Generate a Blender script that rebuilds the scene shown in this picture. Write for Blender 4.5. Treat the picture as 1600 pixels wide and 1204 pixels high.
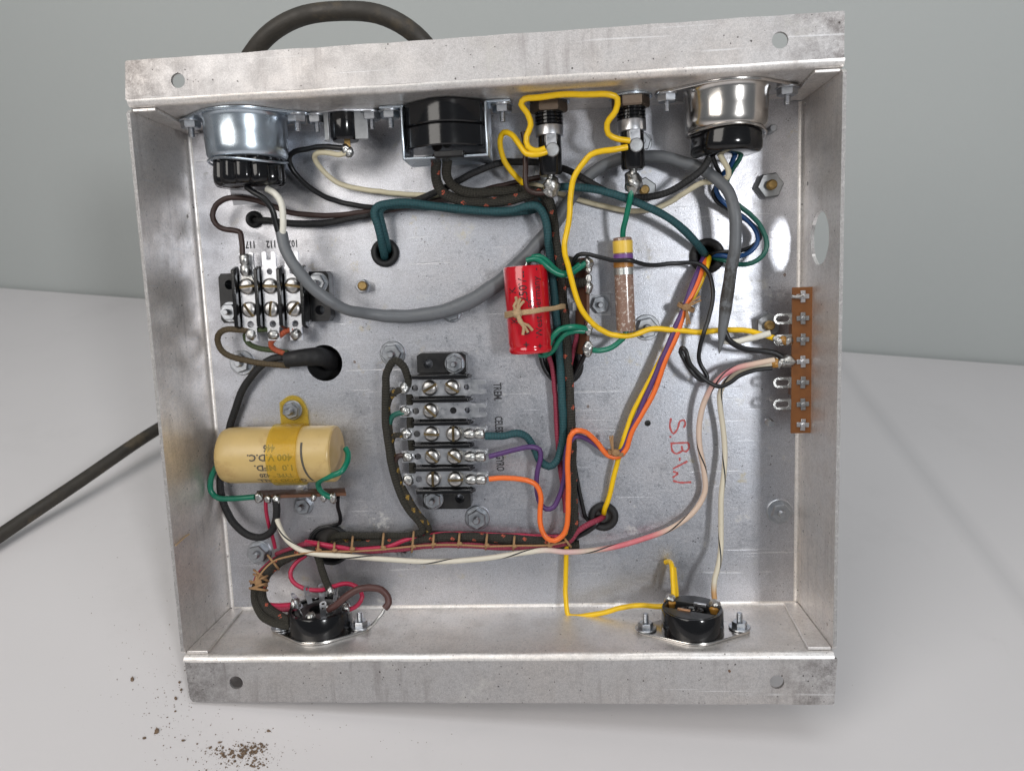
import bpy, math, random
from mathutils import Matrix, Vector, Euler
from mathutils.geometry import tessellate_polygon
random.seed(7)
R_ = math.radians
for o in list(bpy.data.objects): bpy.data.objects.remove(o)
sc = bpy.context.scene
COL = sc.collection

# ------------------------------------------------------------------ camera
# pose of the chassis box in the camera's frame (metres, radians), found from its corners
F_PX = 1176.5
AX, AY, AZ = 0.13009, -0.06818, 0.0304
T_CH = Vector((-0.01094, 0.00029, -0.33477))
R_CH = Matrix.Rotation(AZ, 3, 'Z') @ Matrix.Rotation(AY, 3, 'Y') @ Matrix.Rotation(AX, 3, 'X')
W, H, D = 0.305, 0.2536, 0.0518           # box width, height, depth
SHEET = 0.0016
PITCH, SLOPE = R_(28), 0.03               # camera pitch below the horizontal, horizon slope
upc = Vector((SLOPE*math.cos(PITCH), math.cos(PITCH), math.sin(PITCH))).normalized()
fwd = Vector((0, 0, -1)); yw = (fwd - upc*fwd.dot(upc)).normalized(); xw = yw.cross(upc)
R_CW = Matrix((xw, yw, upc))              # camera axes -> world axes
def cam_of(p): return R_CH @ Vector(p) + T_CH
low = min((R_CW @ cam_of((sx*W/2, -H/2-0.024, z))).z for sx in (-1, 1) for z in (0, -SHEET))
CAM = Matrix.Translation((0, 0, -low + 0.0004)) @ R_CW.to_4x4()
M_CH = CAM @ Matrix.Translation(T_CH) @ R_CH.to_4x4()
cd = bpy.data.cameras.new('camera'); cam = bpy.data.objects.new('camera', cd); COL.objects.link(cam)
cam.matrix_world = CAM
cd.sensor_fit = 'HORIZONTAL'; cd.sensor_width = 36; cd.lens = 36*F_PX/1600
cd.dof.use_dof = True; cd.dof.focus_distance = 0.37; cd.dof.aperture_fstop = 15; cd.clip_start = 0.01; cd.clip_end = 50
sc.camera = cam
sc.render.resolution_x, sc.render.resolution_y = 1024, 770

# ------------------------------------------------------------------ light (indoor: two soft lamps, an added overhead fill, a dim room)
w = bpy.data.worlds.new('World'); sc.world = w; w.use_nodes = True
w.node_tree.nodes['Background'].inputs[0].default_value = (0.80, 0.86, 0.92, 1)
w.node_tree.nodes['Background'].inputs[1].default_value = 0.18
sc.view_settings.view_transform = 'Standard'; sc.view_settings.look = 'None'
sc.view_settings.exposure = 0.0; sc.view_settings.gamma = 1
def area(name, pos_ch, tgt_ch, size, power, col):
    l = bpy.data.lights.new(name, 'AREA'); l.shape = 'RECTANGLE'; l.size, l.size_y = size; l.energy = power; l.color = col
    o = bpy.data.objects.new(name, l); COL.objects.link(o)
    p = M_CH @ Vector(pos_ch); t = M_CH @ Vector(tgt_ch)
    o.matrix_world = Matrix.Translation(p) @ (t-p).to_track_quat('-Z', 'Y').to_matrix().to_4x4()
    return o
area('softbox_lamp', (-0.46, 0.38, 0.70), (0, 0.05, -0.05), (0.52, 0.58), 4.3, (1.0, 0.955, 0.90))
area('panel_lamp', (0.62, 0.10, 1.10), (0.0, 0.02, -0.03), (0.13, 0.17), 6.2, (0.97, 0.985, 1.0))

oh = area('overhead_fill', (0, 0, 1), (0, 0, 0), (0.80, 0.45), 3.1, (0.98, 0.99, 1.0))  # fill light added to brighten the upper backdrop and the bottom wall
_p, _t = Vector((0.0, 0.20, 1.10)), Vector((0, 0.66, 0.42)); oh.matrix_world = Matrix.Translation(_p) @ (_t-_p).to_track_quat('-Z', 'Y').to_matrix().to_4x4()

# ------------------------------------------------------------------ pixel -> chassis coordinates
CAM_CH = R_CH.transposed() @ (-T_CH)      # camera centre in chassis coordinates
def ray(px, py):
    return R_CH.transposed() @ Vector(((px-800)/F_PX, -(py-602)/F_PX, -1))
def U(px, py, h=0.0):                     # point seen at a pixel, h millimetres above the floor plate
    d = ray(px, py); z = -D + h*0.001
    return CAM_CH + d*((z-CAM_CH.z)/d.z)
def UX(px, py, x):
    d = ray(px, py); return CAM_CH + d*((x-CAM_CH.x)/d.x)
def UY(px, py, y):
    d = ray(px, py); return CAM_CH + d*((y-CAM_CH.y)/d.y)
def TW(px, py, z=0.0):                    # point on the table (world)
    d = CAM.to_3x3() @ Vector(((px-800)/F_PX, -(py-602)/F_PX, -1)); c = CAM.translation
    return c + d*((z-c.z)/d.z)

# ------------------------------------------------------------------ materials
MATS = {}
class NT:
    def __init__(s, name):
        s.m = bpy.data.materials.new(name); s.m.use_nodes = True; s.t = s.m.node_tree; s.n = s.t.nodes
        s.b = s.n['Principled BSDF']; MATS[name] = s.m
    def new(s, typ, **kw):
        n = s.n.new(typ)
        for k, v in kw.items(): setattr(n, k, v)
        return n
    def link(s, a, b): s.t.links.new(a, b)
    def coord(s, out='Object', scale=None):
        tc = s.new('ShaderNodeTexCoord')
        if scale is None: return tc.outputs[out]
        mp = s.new('ShaderNodeMapping'); mp.inputs['Scale'].default_value = scale
        s.link(tc.outputs[out], mp.inputs[0]); return mp.outputs[0]
    def noise(s, vec, scale, detail=4, rough=.55, out='Fac', dist=0):
        n = s.new('ShaderNodeTexNoise'); n.inputs['Scale'].default_value = scale; n.inputs['Detail'].default_value = detail
        n.inputs['Roughness'].default_value = rough; n.inputs['Distortion'].default_value = dist
        s.link(vec, n.inputs['Vector']); return n.outputs[out]
    def ramp(s, fac, stops):
        r = s.new('ShaderNodeValToRGB'); el = r.color_ramp.elements
        while len(el) < len(stops): el.new(0.5)
        for e, (p, c) in zip(el, stops):
            e.position = p; e.color = (c, c, c, 1) if isinstance(c, (int, float)) else (*c, 1)
        s.link(fac, r.inputs[0]); return r.outputs[0]
    def mix(s, fac, a, b, mode='MIX'):
        m = s.new('ShaderNodeMix', data_type='RGBA', blend_type=mode)
        for i, v in ((0, fac), (6, a), (7, b)):
            if hasattr(v, 'is_linked'): s.link(v, m.inputs[i])
            elif i == 0: m.inputs[0].default_value = v
            else: m.inputs[i].default_value = (*v, 1)
        return m.outputs[2]
    def math(s, op, a, b=None, c=None):
        m = s.new('ShaderNodeMath', operation=op)
        for i, v in enumerate((a, b, c)):
            if v is None: continue
            if hasattr(v, 'is_linked'): s.link(v, m.inputs[i])
            else: m.inputs[i].default_value = v
        return m.outputs[0]
    def bump(s, h, strength, dist):
        b = s.new('ShaderNodeBump'); b.inputs['Strength'].default_value = strength; b.inputs['Distance'].default_value = dist
        s.link(h, b.inputs['Height']); s.link(b.outputs[0], s.b.inputs['Normal'])
    def set(s, **kw):
        for k, v in kw.items():
            i = s.b.inputs[k]
            if hasattr(v, 'is_linked'): s.link(v, i)
            elif isinstance(v, tuple): i.default_value = (*v, 1)
            else: i.default_value = v
        return s

def m_simple(name, col, rough=.5, metal=0, var=.12, scale=300, bump=0, coat=0, dirt=None):
    t = NT(name); v = t.coord()
    n = t.noise(v, scale, 4)
    c = t.mix(n, tuple(x*(1-var) for x in col), tuple(min(1, x*(1+var)) for x in col))
    if dirt:
        c = t.mix(t.ramp(t.noise(v, scale*.35, 6, .7), [(.52, 0), (.68, .8)]), c, dirt)
    r = t.ramp(t.noise(v, scale*.6, 3), [(.3, max(.02, rough*.8)), (.7, min(1, rough*1.25))])
    t.set(**{'Base Color': c, 'Roughness': r, 'Metallic': metal, 'Coat Weight': coat})
    if bump: t.bump(t.noise(v, scale*3, 3), bump, .0004)
    return t.m

def m_alu(name, base, rough, stain, frost=.6, grain=.25, seed=0.0, streak=.3, grime=0.0, spots=1.0, metal=.95, flux=0.0):
    t = NT(name); tc = t.new('ShaderNodeTexCoord'); mp = t.new('ShaderNodeMapping'); mp.inputs['Location'].default_value = (seed, seed*.7, 0)
    t.link(tc.outputs['Object'], mp.inputs[0]); v = mp.outputs[0]
    k = lambda f: tuple(x*f for x in base)
    big = t.noise(v, 11, 5, .6); mid = t.noise(v, 75, 8, .72); fine = t.noise(v, 700, 4, .7); mott = t.noise(v, 2300, 2, .6)
    c = t.mix(t.ramp(big, [(.38, 0), (.66, 1)]), base, (base[0]*1.04, base[1]*.985, base[2]*.93))
    c = t.mix(t.math('MULTIPLY', t.ramp(mid, [(.47, 0), (.66, 1)]), stain), c, (base[0]*.60, base[1]*.56, base[2]*.53))
    # rolled-sheet grain and spangle
    c = t.mix(t.ramp(mott, [(.36, grain), (.52, 0)]), c, k(.42)); c = t.mix(t.ramp(mott, [(.54, 0), (.70, grain*.8)]), c, k(1.45))
    c = t.mix(t.ramp(fine, [(.36, .4), (.52, 0)]), c, k(.62))
    # streaks left by wiping and handling
    m3 = t.new('ShaderNodeMapping'); m3.inputs['Scale'].default_value = (260, 14, 260); t.link(v, m3.inputs[0])
    st = t.math('MULTIPLY', t.ramp(t.noise(m3.outputs[0], 1.0, 4, .65), [(.52, 0), (.70, 1)]), t.ramp(t.noise(v, 26, 3), [(.42, 0), (.6, streak)]))
    c = t.mix(st, c, (base[0]*.55, base[1]*.52, base[2]*.51))
    # pale oxide bloom in ragged patches
    ox = t.math('MULTIPLY', t.ramp(t.noise(v, 34, 12, .80), [(.585, 0), (.635, 1)]), frost)
    c = t.mix(ox, c, (.55, .54, .50))
    # rust-brown specks, dark pits
    for sc_, th, nz, col in ((58, .05, .54, (.17, .09, .045)), (210, .09, .55, (.05, .042, .04)), (420, .12, .57, (.06, .05, .05))):
        sp = t.new('ShaderNodeTexVoronoi'); sp.inputs['Scale'].default_value = sc_; t.link(v, sp.inputs['Vector'])
        wob = t.math('ADD', sp.outputs['Distance'], t.math('MULTIPLY', t.math('SUBTRACT', t.noise(v, sc_*9, 2), .5), .10))
        spk = t.math('MULTIPLY', t.math('LESS_THAN', wob, th), t.math('GREATER_THAN', t.noise(v, sc_*.4, 2), nz))
        c = t.mix(t.math('MULTIPLY', spk, .8*spots), c, col)
    if flux:                                              # dried yellowish flux splashes
        fx = t.math('MULTIPLY', t.ramp(t.noise(v, 95, 7, .7), [(.60, 0), (.68, 1)]), t.ramp(t.noise(v, 19, 2), [(.50, 0), (.60, flux)]))
        c = t.mix(fx, c, (.50, .43, .26))
    if grime:                                             # handling dirt gathered at the two ends of the flanges
        sep = t.new('ShaderNodeSeparateXYZ'); t.link(tc.outputs['Object'], sep.inputs[0])
        g = t.ramp(t.math('ABSOLUTE', sep.outputs[0]), [(.118, 0), (.153, 1)])
        gm = t.math('MULTIPLY', g, t.ramp(t.noise(v, 130, 10, .8), [(.42, 0), (.60, grime)]))
        c = t.mix(gm, c, (.10, .085, .08))
    scr = None
    for rot in (.5, -.35, 1.2):
        m2 = t.new('ShaderNodeMapping'); m2.inputs['Rotation'].default_value = (0, 0, rot); m2.inputs['Scale'].default_value = (9, 520, 40)
        t.link(v, m2.inputs[0]); n = t.noise(m2.outputs[0], 1.0, 2, .5)
        q = t.math('MULTIPLY', t.ramp(n, [(.68, 0), (.71, 1)]), t.ramp(t.noise(v, 24+rot*5, 2), [(.48, 0), (.56, 1)]))
        scr = q if scr is None else t.math('MAXIMUM', scr, q)
    c = t.mix(t.math('MULTIPLY', scr, .45), c, (.78, .78, .79))
    rr = t.math('ADD', t.ramp(mid, [(.35, rough-.04), (.65, rough+.10)]), t.math('MULTIPLY', ox, .26))
    rr = t.math('ADD', rr, t.math('MULTIPLY', t.math('SUBTRACT', fine, .5), .22))
    t.set(**{'Base Color': c, 'Roughness': rr, 'Metallic': t.math('SUBTRACT', metal, t.math('MULTIPLY', ox, .6))})
    hgt = t.math('ADD', t.math('MULTIPLY', mott, grain), t.math('ADD', t.math('MULTIPLY', fine, grain*.8), t.math('MULTIPLY', scr, -.3)))
    t.bump(hgt, .40, .0003)
    return t.m

def m_wire(name, col, rough=.38, braid=0, fleck=None, stripe=None, var=.10, grad=None, fl=(.012, .28)):
    t = NT(name); tc = t.new('ShaderNodeTexCoord'); sep = t.new('ShaderNodeSeparateXYZ'); t.link(tc.outputs['UV'], sep.inputs[0])
    u, v = sep.outputs[0], sep.outputs[1]
    n = t.noise(tc.outputs['Object'], 260, 4)
    if grad:
        r = t.new('ShaderNodeValToRGB'); el = r.color_ramp.elements
        while len(el) < len(grad): el.new(.5)
        for e, (p, c_) in zip(el, grad): e.position = p; e.color = (*c_, 1)
        t.link(t.math('DIVIDE', v, stripe['len']), r.inputs[0]); c = t.mix(t.math('MULTIPLY', n, .25), r.outputs[0], tuple(x*.8 for x in col))
    else:
        c = t.mix(n, tuple(x*(1-var) for x in col), tuple(min(1, x*(1+var)) for x in col))
    dirt = t.ramp(t.noise(tc.outputs['Object'], 120, 6, .7), [(.56, 0), (.74, .45)])
    c = t.mix(dirt, c, tuple(x*.45 for x in col))
    if stripe:
        f = t.math('FRACT', t.math('ADD', u, t.math('DIVIDE', v, stripe['pitch'])))
        c = t.mix(t.math('LESS_THAN', f, stripe['w']), c, stripe['col'])
    if fleck:
        f1 = t.math('FRACT', t.math('ADD', t.math('MULTIPLY', u, 1.0), t.math('DIVIDE', v, fl[0])))
        f2 = t.math('FRACT', t.math('SUBTRACT', t.math('MULTIPLY', u, 2.0), t.math('DIVIDE', v, fl[0]*.83)))
        k = t.math('MULTIPLY', t.math('LESS_THAN', f1, fl[1]*.8), t.math('LESS_THAN', f2, fl[1]))
        k = t.math('MULTIPLY', k, t.math('GREATER_THAN', t.noise(tc.outputs['Object'], 700, 2), .42))
        c = t.mix(k, c, fleck)
    if braid:
        a = t.math('SINE', t.math('ADD', t.math('MULTIPLY', u, 6.2832*8), t.math('MULTIPLY', v, 6.2832/.0028)))
        b = t.math('SINE', t.math('SUBTRACT', t.math('MULTIPLY', u, 6.2832*8), t.math('MULTIPLY', v, 6.2832/.0028)))
        wv = t.math('MULTIPLY', a, b)
        fz = t.noise(tc.outputs['Object'], 2200, 3, .7)
        c = t.mix(t.ramp(wv, [(.0, .55), (.6, 0)]), c, tuple(x*.45 for x in col))
        c = t.mix(t.ramp(fz, [(.5, 0), (.72, .5)]), c, tuple(min(1, x*1.9+.02) for x in col))
        t.bump(t.math('ADD', wv, t.math('MULTIPLY', fz, 1.6)), .7, .0004*braid)
    else:
        t.bump(t.noise(tc.outputs['Object'], 500, 3), .12, .0004)
    t.set(**{'Base Color': c, 'Roughness': rough})
    if not braid: t.set(**{'Specular IOR Level': .45})
    return t.m

m_alu('floor_alu', (.56, .58, .635), .345, .36, frost=.66, grain=.52, streak=.18, metal=.94, spots=.8, flux=.55)
m_alu('wall_alu', (.86, .84, .825), .44, .36, frost=.32, grain=.24, seed=.31, streak=.5, metal=.84, spots=.9)
m_alu('flange_alu', (.545, .53, .53), .53, .30, frost=.26, grain=.34, seed=.77, streak=.6, grime=.75, spots=1.1, metal=.84)
m_simple('cut_edge', (.40, .39, .385), .50, .9, .5, 1500, bump=.6, dirt=(.62, .61, .60))
m_simple('zinc', (.56, .63, .70), .27, 1, .10, 90)
m_simple('nickel', (.66, .63, .60), .20, 1, .16, 70, dirt=(.36, .33, .30))
m_simple('steel', (.48, .47, .46), .33, 1, .3, 700, bump=.15)
m_simple('zinc_nut', (.47, .49, .52), .34, 1, .22, 600)
m_simple('grey_nut', (.36, .37, .38), .45, 1, .2, 600)
m_simple('tin_strip', (.60, .61, .64), .33, 1, .12, 500, bump=.1)
m_simple('solder', (.46, .46, .45), .29, 1, .30, 520, bump=.35)
m_simple('lug_disc', (.34, .35, .36), .42, 1, .25, 900, bump=.3)
m_simple('slot', (.20, .15, .08), .45, 1, .4, 900)
m_simple('flux', (.35, .17, .03), .2, 0, .4, 500)
m_simple('brass', (.34, .23, .095), .52, 1, .4, 900, bump=.3)
m_simple('brown_nut', (.20, .155, .12), .45, 1, .2, 500)
m_simple('copper', (.55, .30, .16), .35, 1, .25, 700)
m_simple('bakelite', (.006, .006, .007), .13, 0, .3, 200, bump=.05)
m_simple('bakelite_dull', (.008, .008, .009), .36, 0, .4, 250, bump=.15, dirt=(.022, .021, .020))
m_simple('rubber', (.008, .008, .009), .62, 0, .3, 400, bump=.3)
m_simple('mains_rubber', (.034, .029, .023), .58, 0, .35, 160, bump=.4, dirt=(.095, .072, .044))
m_simple('wax', (.53, .38, .155), .36, 0, .12, 110, bump=.16, dirt=(.34, .20, .07))
m_simple('wax_end', (.50, .33, .13), .45, 0, .14, 160, bump=.1)
m_simple('red_film', (.50, .004, .014), .16, 0, .08, 90, coat=.6)
m_simple('ink', (.075, .065, .05), .6, 0, .3, 900)
m_simple('ink_red', (.02, .004, .006), .6, 0, .3, 900)
m_simple('stamp', (.045, .045, .05), .6, 0, .5, 1800)
m_simple('crayon', (.42, .085, .085), .65, 0, .35, 1500)
m_simple('phenolic', (.225, .085, .022), .50, 0, .20, 260, bump=.1, dirt=(.16, .06, .02))
m_simple('phenolic_dark', (.12, .05, .025), .5, 0, .25, 300, bump=.1)
m_simple('twine', (.36, .21, .10), .85, 0, .3, 1400, bump=.8)
m_simple('twine_pale', (.46, .32, .18), .85, 0, .3, 1400, bump=.8)
m_simple('res_brown', (.215, .135, .10), .35, 0, .2, 240, bump=.1)
m_simple('res_yellow', (.75, .50, .07), .4, 0, .1, 300)
m_simple('res_violet', (.17, .07, .26), .4, 0, .2, 300)
m_simple('res_orange', (.40, .17, .03), .4, 0, .3, 300)
m_simple('res_silver', (.62, .64, .62), .3, .8, .2, 500)
m_simple('crumb', (.17, .115, .075), .9, 0, .6, 900, bump=.5)
m_simple('iron', (.09, .085, .08), .5, .6, .2, 200)
# speckled body of the resistor
t = NT('res_speckle'); v = t.coord('Object', (700, 700, 700)); n = t.noise(v, 1.0, 3, .6)
c = t.mix(t.ramp(n, [(.56, 0), (.61, .75)]), (.25, .155, .118), (.56, .49, .44)); t.set(**{'Base Color': c, 'Roughness': .24, 'Coat Weight': .4}); t.bump(n, .1, .0003)
# amber nylon strap, see-through
t = NT('amber_nylon'); n = t.noise(t.coord(), 90, 3)
t.set(**{'Base Color': t.mix(n, (.66, .48, .09), (.74, .56, .14)), 'Roughness': .14}); t.bump(t.noise(t.coord(), 130, 3), .25, .001)
tr = t.new('ShaderNodeBsdfTransparent'); tr.inputs[0].default_value = (.98, .90, .52, 1); mx = t.new('ShaderNodeMixShader'); mx.inputs[0].default_value = .22
t.link(tr.outputs[0], mx.inputs[1]); t.link(t.b.outputs[0], mx.inputs[2]); t.link(mx.outputs[0], t.n['Material Output'].inputs['Surface'])
# table and wall
t = NT('table_white'); v = t.coord()
c = t.mix(t.ramp(t.noise(v, 3.0, 5, .6), [(.3, 0), (.7, 1)]), (.645, .622, .626), (.685, .662, .666))
c = t.mix(t.ramp(t.noise(v, 70, 8, .75), [(.66, 0), (.76, .22)]), c, (.40, .37, .35))
c = t.mix(t.ramp(t.noise(v, 9, 9, .7), [(.56, 0), (.72, .16)]), c, (.46, .45, .44))
TABLE = t; TABLE_C = c
t.set(**{'Roughness': .42, 'Specular IOR Level': .4}); t.bump(t.noise(v, 900, 3), .06, .0005)
t = NT('wall_paint'); v = t.coord()
c = t.mix(t.noise(v, 2.2, 5), (.425, .447, .438), (.47, .492, .482)); c = t.mix(t.ramp(t.noise(v, 160, 4), [(.4, 0), (.8, .2)]), c, (.48, .5, .485))
t.set(**{'Base Color': c, 'Roughness': .6}); t.bump(t.noise(v, 420, 3), .1, .0008)

YEL, ORA, VIO = (.80, .50, .004), (.80, .155, .025), (.085, .035, .14)
m_wire('w_yellow', YEL, .34); m_wire('w_orange', ORA, .34); m_wire('w_violet', VIO, .4)
m_wire('w_green', (.003, .16, .095), .28); m_wire('w_dkgreen', (.012, .10, .075), .35); m_wire('w_blue', (.010, .060, .19), .35)
m_wire('w_black', (.007, .0075, .009), .34); m_wire('w_black_cloth', (.010, .010, .011), .55, braid=.35)
m_wire('w_brown', (.036, .018, .015), .42); m_wire('w_brown2', (.080, .034, .030), .45)
m_wire('w_cream', (.62, .56, .40), .42); m_wire('w_white', (.70, .68, .60), .42); m_wire('w_grey', (.120, .128, .138), .45, var=.05)
m_wire('w_teal', (.010, .070, .082), .6, braid=.35); m_wire('w_rose', (.40, .018, .06), .36); m_wire('w_rose_cloth', (.30, .03, .065), .6, braid=.35)
m_wire('w_olive', (.030, .027, .019), .75, braid=1); m_wire('w_olive_fleck', (.030, .027, .020), .75, braid=1, fleck=(.66, .13, .07))
m_wire('w_olive_gold', (.034, .028, .018), .75, braid=.8, fleck=(.45, .27, .04), fl=(.008, .5))
m_wire('w_olive_brown', (.085, .058, .026), .6, braid=.35); m_wire('w_olive_green', (.05, .075, .025), .6, braid=.35); m_wire('w_red_cloth', (.42, .08, .03), .6, braid=.35)
m_wire('w_white_tracer', (.70, .67, .58), .4, stripe=dict(pitch=.045, w=.10, col=(.02, .02, .02), len=1))
# ------------------------------------------------------------------ mesh helpers
class MB:
    def __init__(s): s.v = []; s.f = []; s.uv = None
    def add(s, vs, fs, M=None):
        k = len(s.v)
        s.v += [tuple(M @ Vector(p)) if M is not None else tuple(p) for p in vs]
        s.f += [tuple(i+k for i in f) for f in fs]; return s
    def box(s, sx, sy, sz, M=None, z0=0.0):
        vs = [(x*sx/2, y*sy/2, z0+z*sz) for z in (0, 1) for x, y in ((-1, -1), (1, -1), (1, 1), (-1, 1))]
        return s.add(vs, [(3, 2, 1, 0), (4, 5, 6, 7)] + [(i, (i+1) % 4, (i+1) % 4+4, i+4) for i in range(4)], M)
    def lathe(s, prof, M=None, seg=32, caps=True):
        vs = []; fs = []
        for r, z in prof:
            for i in range(seg):
                a = 2*math.pi*i/seg; vs.append((r*math.cos(a), r*math.sin(a), z))
        for k in range(len(prof)-1):
            for i in range(seg):
                j = (i+1) % seg; fs.append((k*seg+i, k*seg+j, (k+1)*seg+j, (k+1)*seg+i))
        if caps:
            fs.append(tuple(range(seg-1, -1, -1))); fs.append(tuple(range((len(prof)-1)*seg, len(prof)*seg)))
        return s.add(vs, fs, M)
    def loft(s, loops, M=None, caps=True):        # list of equal-length 3-D loops
        n = len(loops[0]); vs = [p for l in loops for p in l]; fs = []
        for k in range(len(loops)-1):
            for i in range(n):
                j = (i+1) % n; fs.append((k*n+i, k*n+j, (k+1)*n+j, (k+1)*n+i))
        if caps: fs.append(tuple(range(n-1, -1, -1))); fs.append(tuple(range((len(loops)-1)*n, len(loops)*n)))
        return s.add(vs, fs, M)
    def prism(s, out, h, M=None, z0=0.0, bev=0.0):
        loops = [[(x, y, z0) for x, y in out]]
        if bev:
            cx = sum(p[0] for p in out)/len(out); cy = sum(p[1] for p in out)/len(out); rr = max(math.hypot(p[0]-cx, p[1]-cy) for p in out); k = 1-bev/rr
            loops += [[(x, y, z0+h-bev) for x, y in out], [(cx+(x-cx)*k, cy+(y-cy)*k, z0+h) for x, y in out]]
        else: loops.append([(x, y, z0+h) for x, y in out])
        return s.loft(loops, M)
    def plate(s, out, holes, th, M=None):         # flat sheet with holes, top face at z=0
        loops = [[Vector((x, y, 0)) for x, y in l] for l in [out]+holes]
        tris = tessellate_polygon(loops); flat = [p for l in loops for p in l]; n = len(flat)
        vs = [tuple(p) for p in flat] + [(p.x, p.y, -th) for p in flat]; fs = []
        for a, b, c in tris:
            A, B, C = flat[a], flat[b], flat[c]
            if (B-A).cross(C-A).z < 0: b, c = c, b
            fs.append((a, b, c)); fs.append((c+n, b+n, a+n))
        k = 0
        for li, l in enumerate(loops):
            ar = sum(l[i].x*l[(i+1) % len(l)].y - l[(i+1) % len(l)].x*l[i].y for i in range(len(l)))
            ccw = ar > 0
            for i in range(len(l)):
                j = (i+1) % len(l); q = (k+i, k+i+n, k+j+n, k+j)
                if ccw != (li == 0): q = q[::-1]
                fs.append(q)
            k += len(l)
        return s.add(vs, fs, M)
    def sphere(s, r, M=None, seg=14, rings=8, squash=(1, 1, 1), jit=0.0, rnd=None):
        vs = []; fs = []
        for k in range(1, rings):
            th = math.pi*k/rings
            for i in range(seg):
                a = 2*math.pi*i/seg; q = 1+(rnd.uniform(-jit, jit) if jit else 0)
                vs.append((r*q*math.sin(th)*math.cos(a)*squash[0], r*q*math.sin(th)*math.sin(a)*squash[1], r*q*math.cos(th)*squash[2]))
        vs += [(0, 0, r*squash[2]), (0, 0, -r*squash[2])]; T = len(vs)-2; B = T+1
        for k in range(rings-2):
            for i in range(seg):
                j = (i+1) % seg; fs.append((k*seg+i, (k+1)*seg+i, (k+1)*seg+j, k*seg+j))
        for i in range(seg):
            j = (i+1) % seg; fs.append((T, i, j)); fs.append((B, (rings-2)*seg+j, (rings-2)*seg+i))
        return s.add(vs, fs, M)
    def tube(s, pts, rad, sides=12, closed=False, flat=None):
        pts = [Vector(p) for p in pts]; n = len(pts)
        if not isinstance(rad, (list, tuple)): rad = [rad]*n
        if s.uv is None: s.uv = {}
        tan = [((pts[(i+1) % n] if closed or i < n-1 else pts[i]) - (pts[i-1] if closed or i > 0 else pts[i])).normalized() for i in range(n)]
        nrm = tan[0].orthogonal().normalized(); k0 = len(s.v); ln = 0.0; lens = []
        for i in range(n):
            if i: ln += (pts[i]-pts[i-1]).length
            lens.append(ln)
            nrm = (nrm - tan[i]*nrm.dot(tan[i])).normalized(); bi = tan[i].cross(nrm)
            for j in range(sides):
                a = 2*math.pi*j/sides; ca, sa = math.cos(a), math.sin(a)
                s.v.append(tuple(pts[i] + (nrm*ca + bi*sa)*rad[i]))
        rng = n if closed else n-1
        for i in range(rng):
            for j in range(sides):
                i2 = (i+1) % n; j2 = (j+1) % sides
                s.f.append((k0+i*sides+j, k0+i*sides+j2, k0+i2*sides+j2, k0+i2*sides+j))
                l2 = lens[i2] if i2 else ln
                s.uv[len(s.f)-1] = [(j/sides, lens[i]), ((j+1)/sides, lens[i]), ((j+1)/sides, l2), (j/sides, l2)]
        if not closed:
            s.f.append(tuple(k0+j for j in range(sides-1, -1, -1))); s.f.append(tuple(k0+(n-1)*sides+j for j in range(sides)))
        return s
    def mesh(s, name, base=(0, 0, 0), smooth=40):
        b = Vector(base); me = bpy.data.meshes.new(name)
        me.from_pydata([tuple(Vector(p)-b) for p in s.v], [], s.f)
        if s.uv:
            ul = me.uv_layers.new(name='UVMap')
            for pi, uvs in s.uv.items():
                p = me.polygons[pi]
                for li, q in zip(p.loop_indices, uvs): ul.data[li].uv = q
        if smooth:
            me.polygons.foreach_set('use_smooth', [True]*len(me.polygons)); me.set_sharp_from_angle(angle=R_(smooth))
        me.update(); return me

def add_bevel(o, w, seg=2):
    m = o.modifiers.new('bevel', 'BEVEL'); m.width = w; m.segments = seg; m.limit_method = 'ANGLE'; m.angle_limit = R_(35); return o
BASE = {}
def tag(o, label, cat=None, group=None):
    o['label'] = label
    if cat: o['category'] = cat
    if group: o['group'] = group
    return o
def thing(name, label, cat, base, group=None):
    o = bpy.data.objects.new(name, None); COL.objects.link(o); o.empty_display_size = .005
    o.matrix_world = M_CH @ Matrix.Translation(base); BASE[o.name] = Vector(base); return tag(o, label, cat, group)
def part(name, mb, mat, parent, bevel=0, label=None, smooth=40):
    b = BASE[parent.name]; o = bpy.data.objects.new(name, mb.mesh(name, b, smooth)); COL.objects.link(o)
    o.data.materials.append(MATS[mat]); o.parent = parent; BASE[o.name] = b
    if bevel: add_bevel(o, bevel)
    if label: o['label'] = label
    return o
SHARED = set()
def inst(name, me, mat, parent, M):               # shared mesh; M in chassis space, or local when the parent is itself a placed copy
    o = bpy.data.objects.new(name, me); COL.objects.link(o); o.parent = parent
    if not me.materials: me.materials.append(MATS[mat])
    o.matrix_local = M if parent.name in SHARED else Matrix.Translation(-BASE[parent.name]) @ M
    SHARED.add(o.name); return o
def solo(name, mb, mat, label, cat, base=None, group=None, bevel=0, smooth=40):   # a thing that is one mesh
    if base is None:
        n = len(mb.v); base = Vector((sum(p[0] for p in mb.v)/n, sum(p[1] for p in mb.v)/n, min(p[2] for p in mb.v)))
    o = bpy.data.objects.new(name, mb.mesh(name, base, smooth)); COL.objects.link(o); o.data.materials.append(MATS[mat])
    o.matrix_world = M_CH @ Matrix.Translation(base); BASE[o.name] = Vector(base)
    if bevel: add_bevel(o, bevel)
    return tag(o, label, cat, group)
def frame(o, z, x=None):
    z = Vector(z).normalized(); x = Vector(x) if x is not None else z.orthogonal(); x = (x - z*x.dot(z)).normalized(); y = z.cross(x)
    return Matrix(((x.x, y.x, z.x, o[0]), (x.y, y.y, z.y, o[1]), (x.z, y.z, z.z, o[2]), (0, 0, 0, 1)))
def T(x, y, z): return Matrix.Translation((x, y, z))
def RZ(a): return Matrix.Rotation(a, 4, 'Z')
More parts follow.
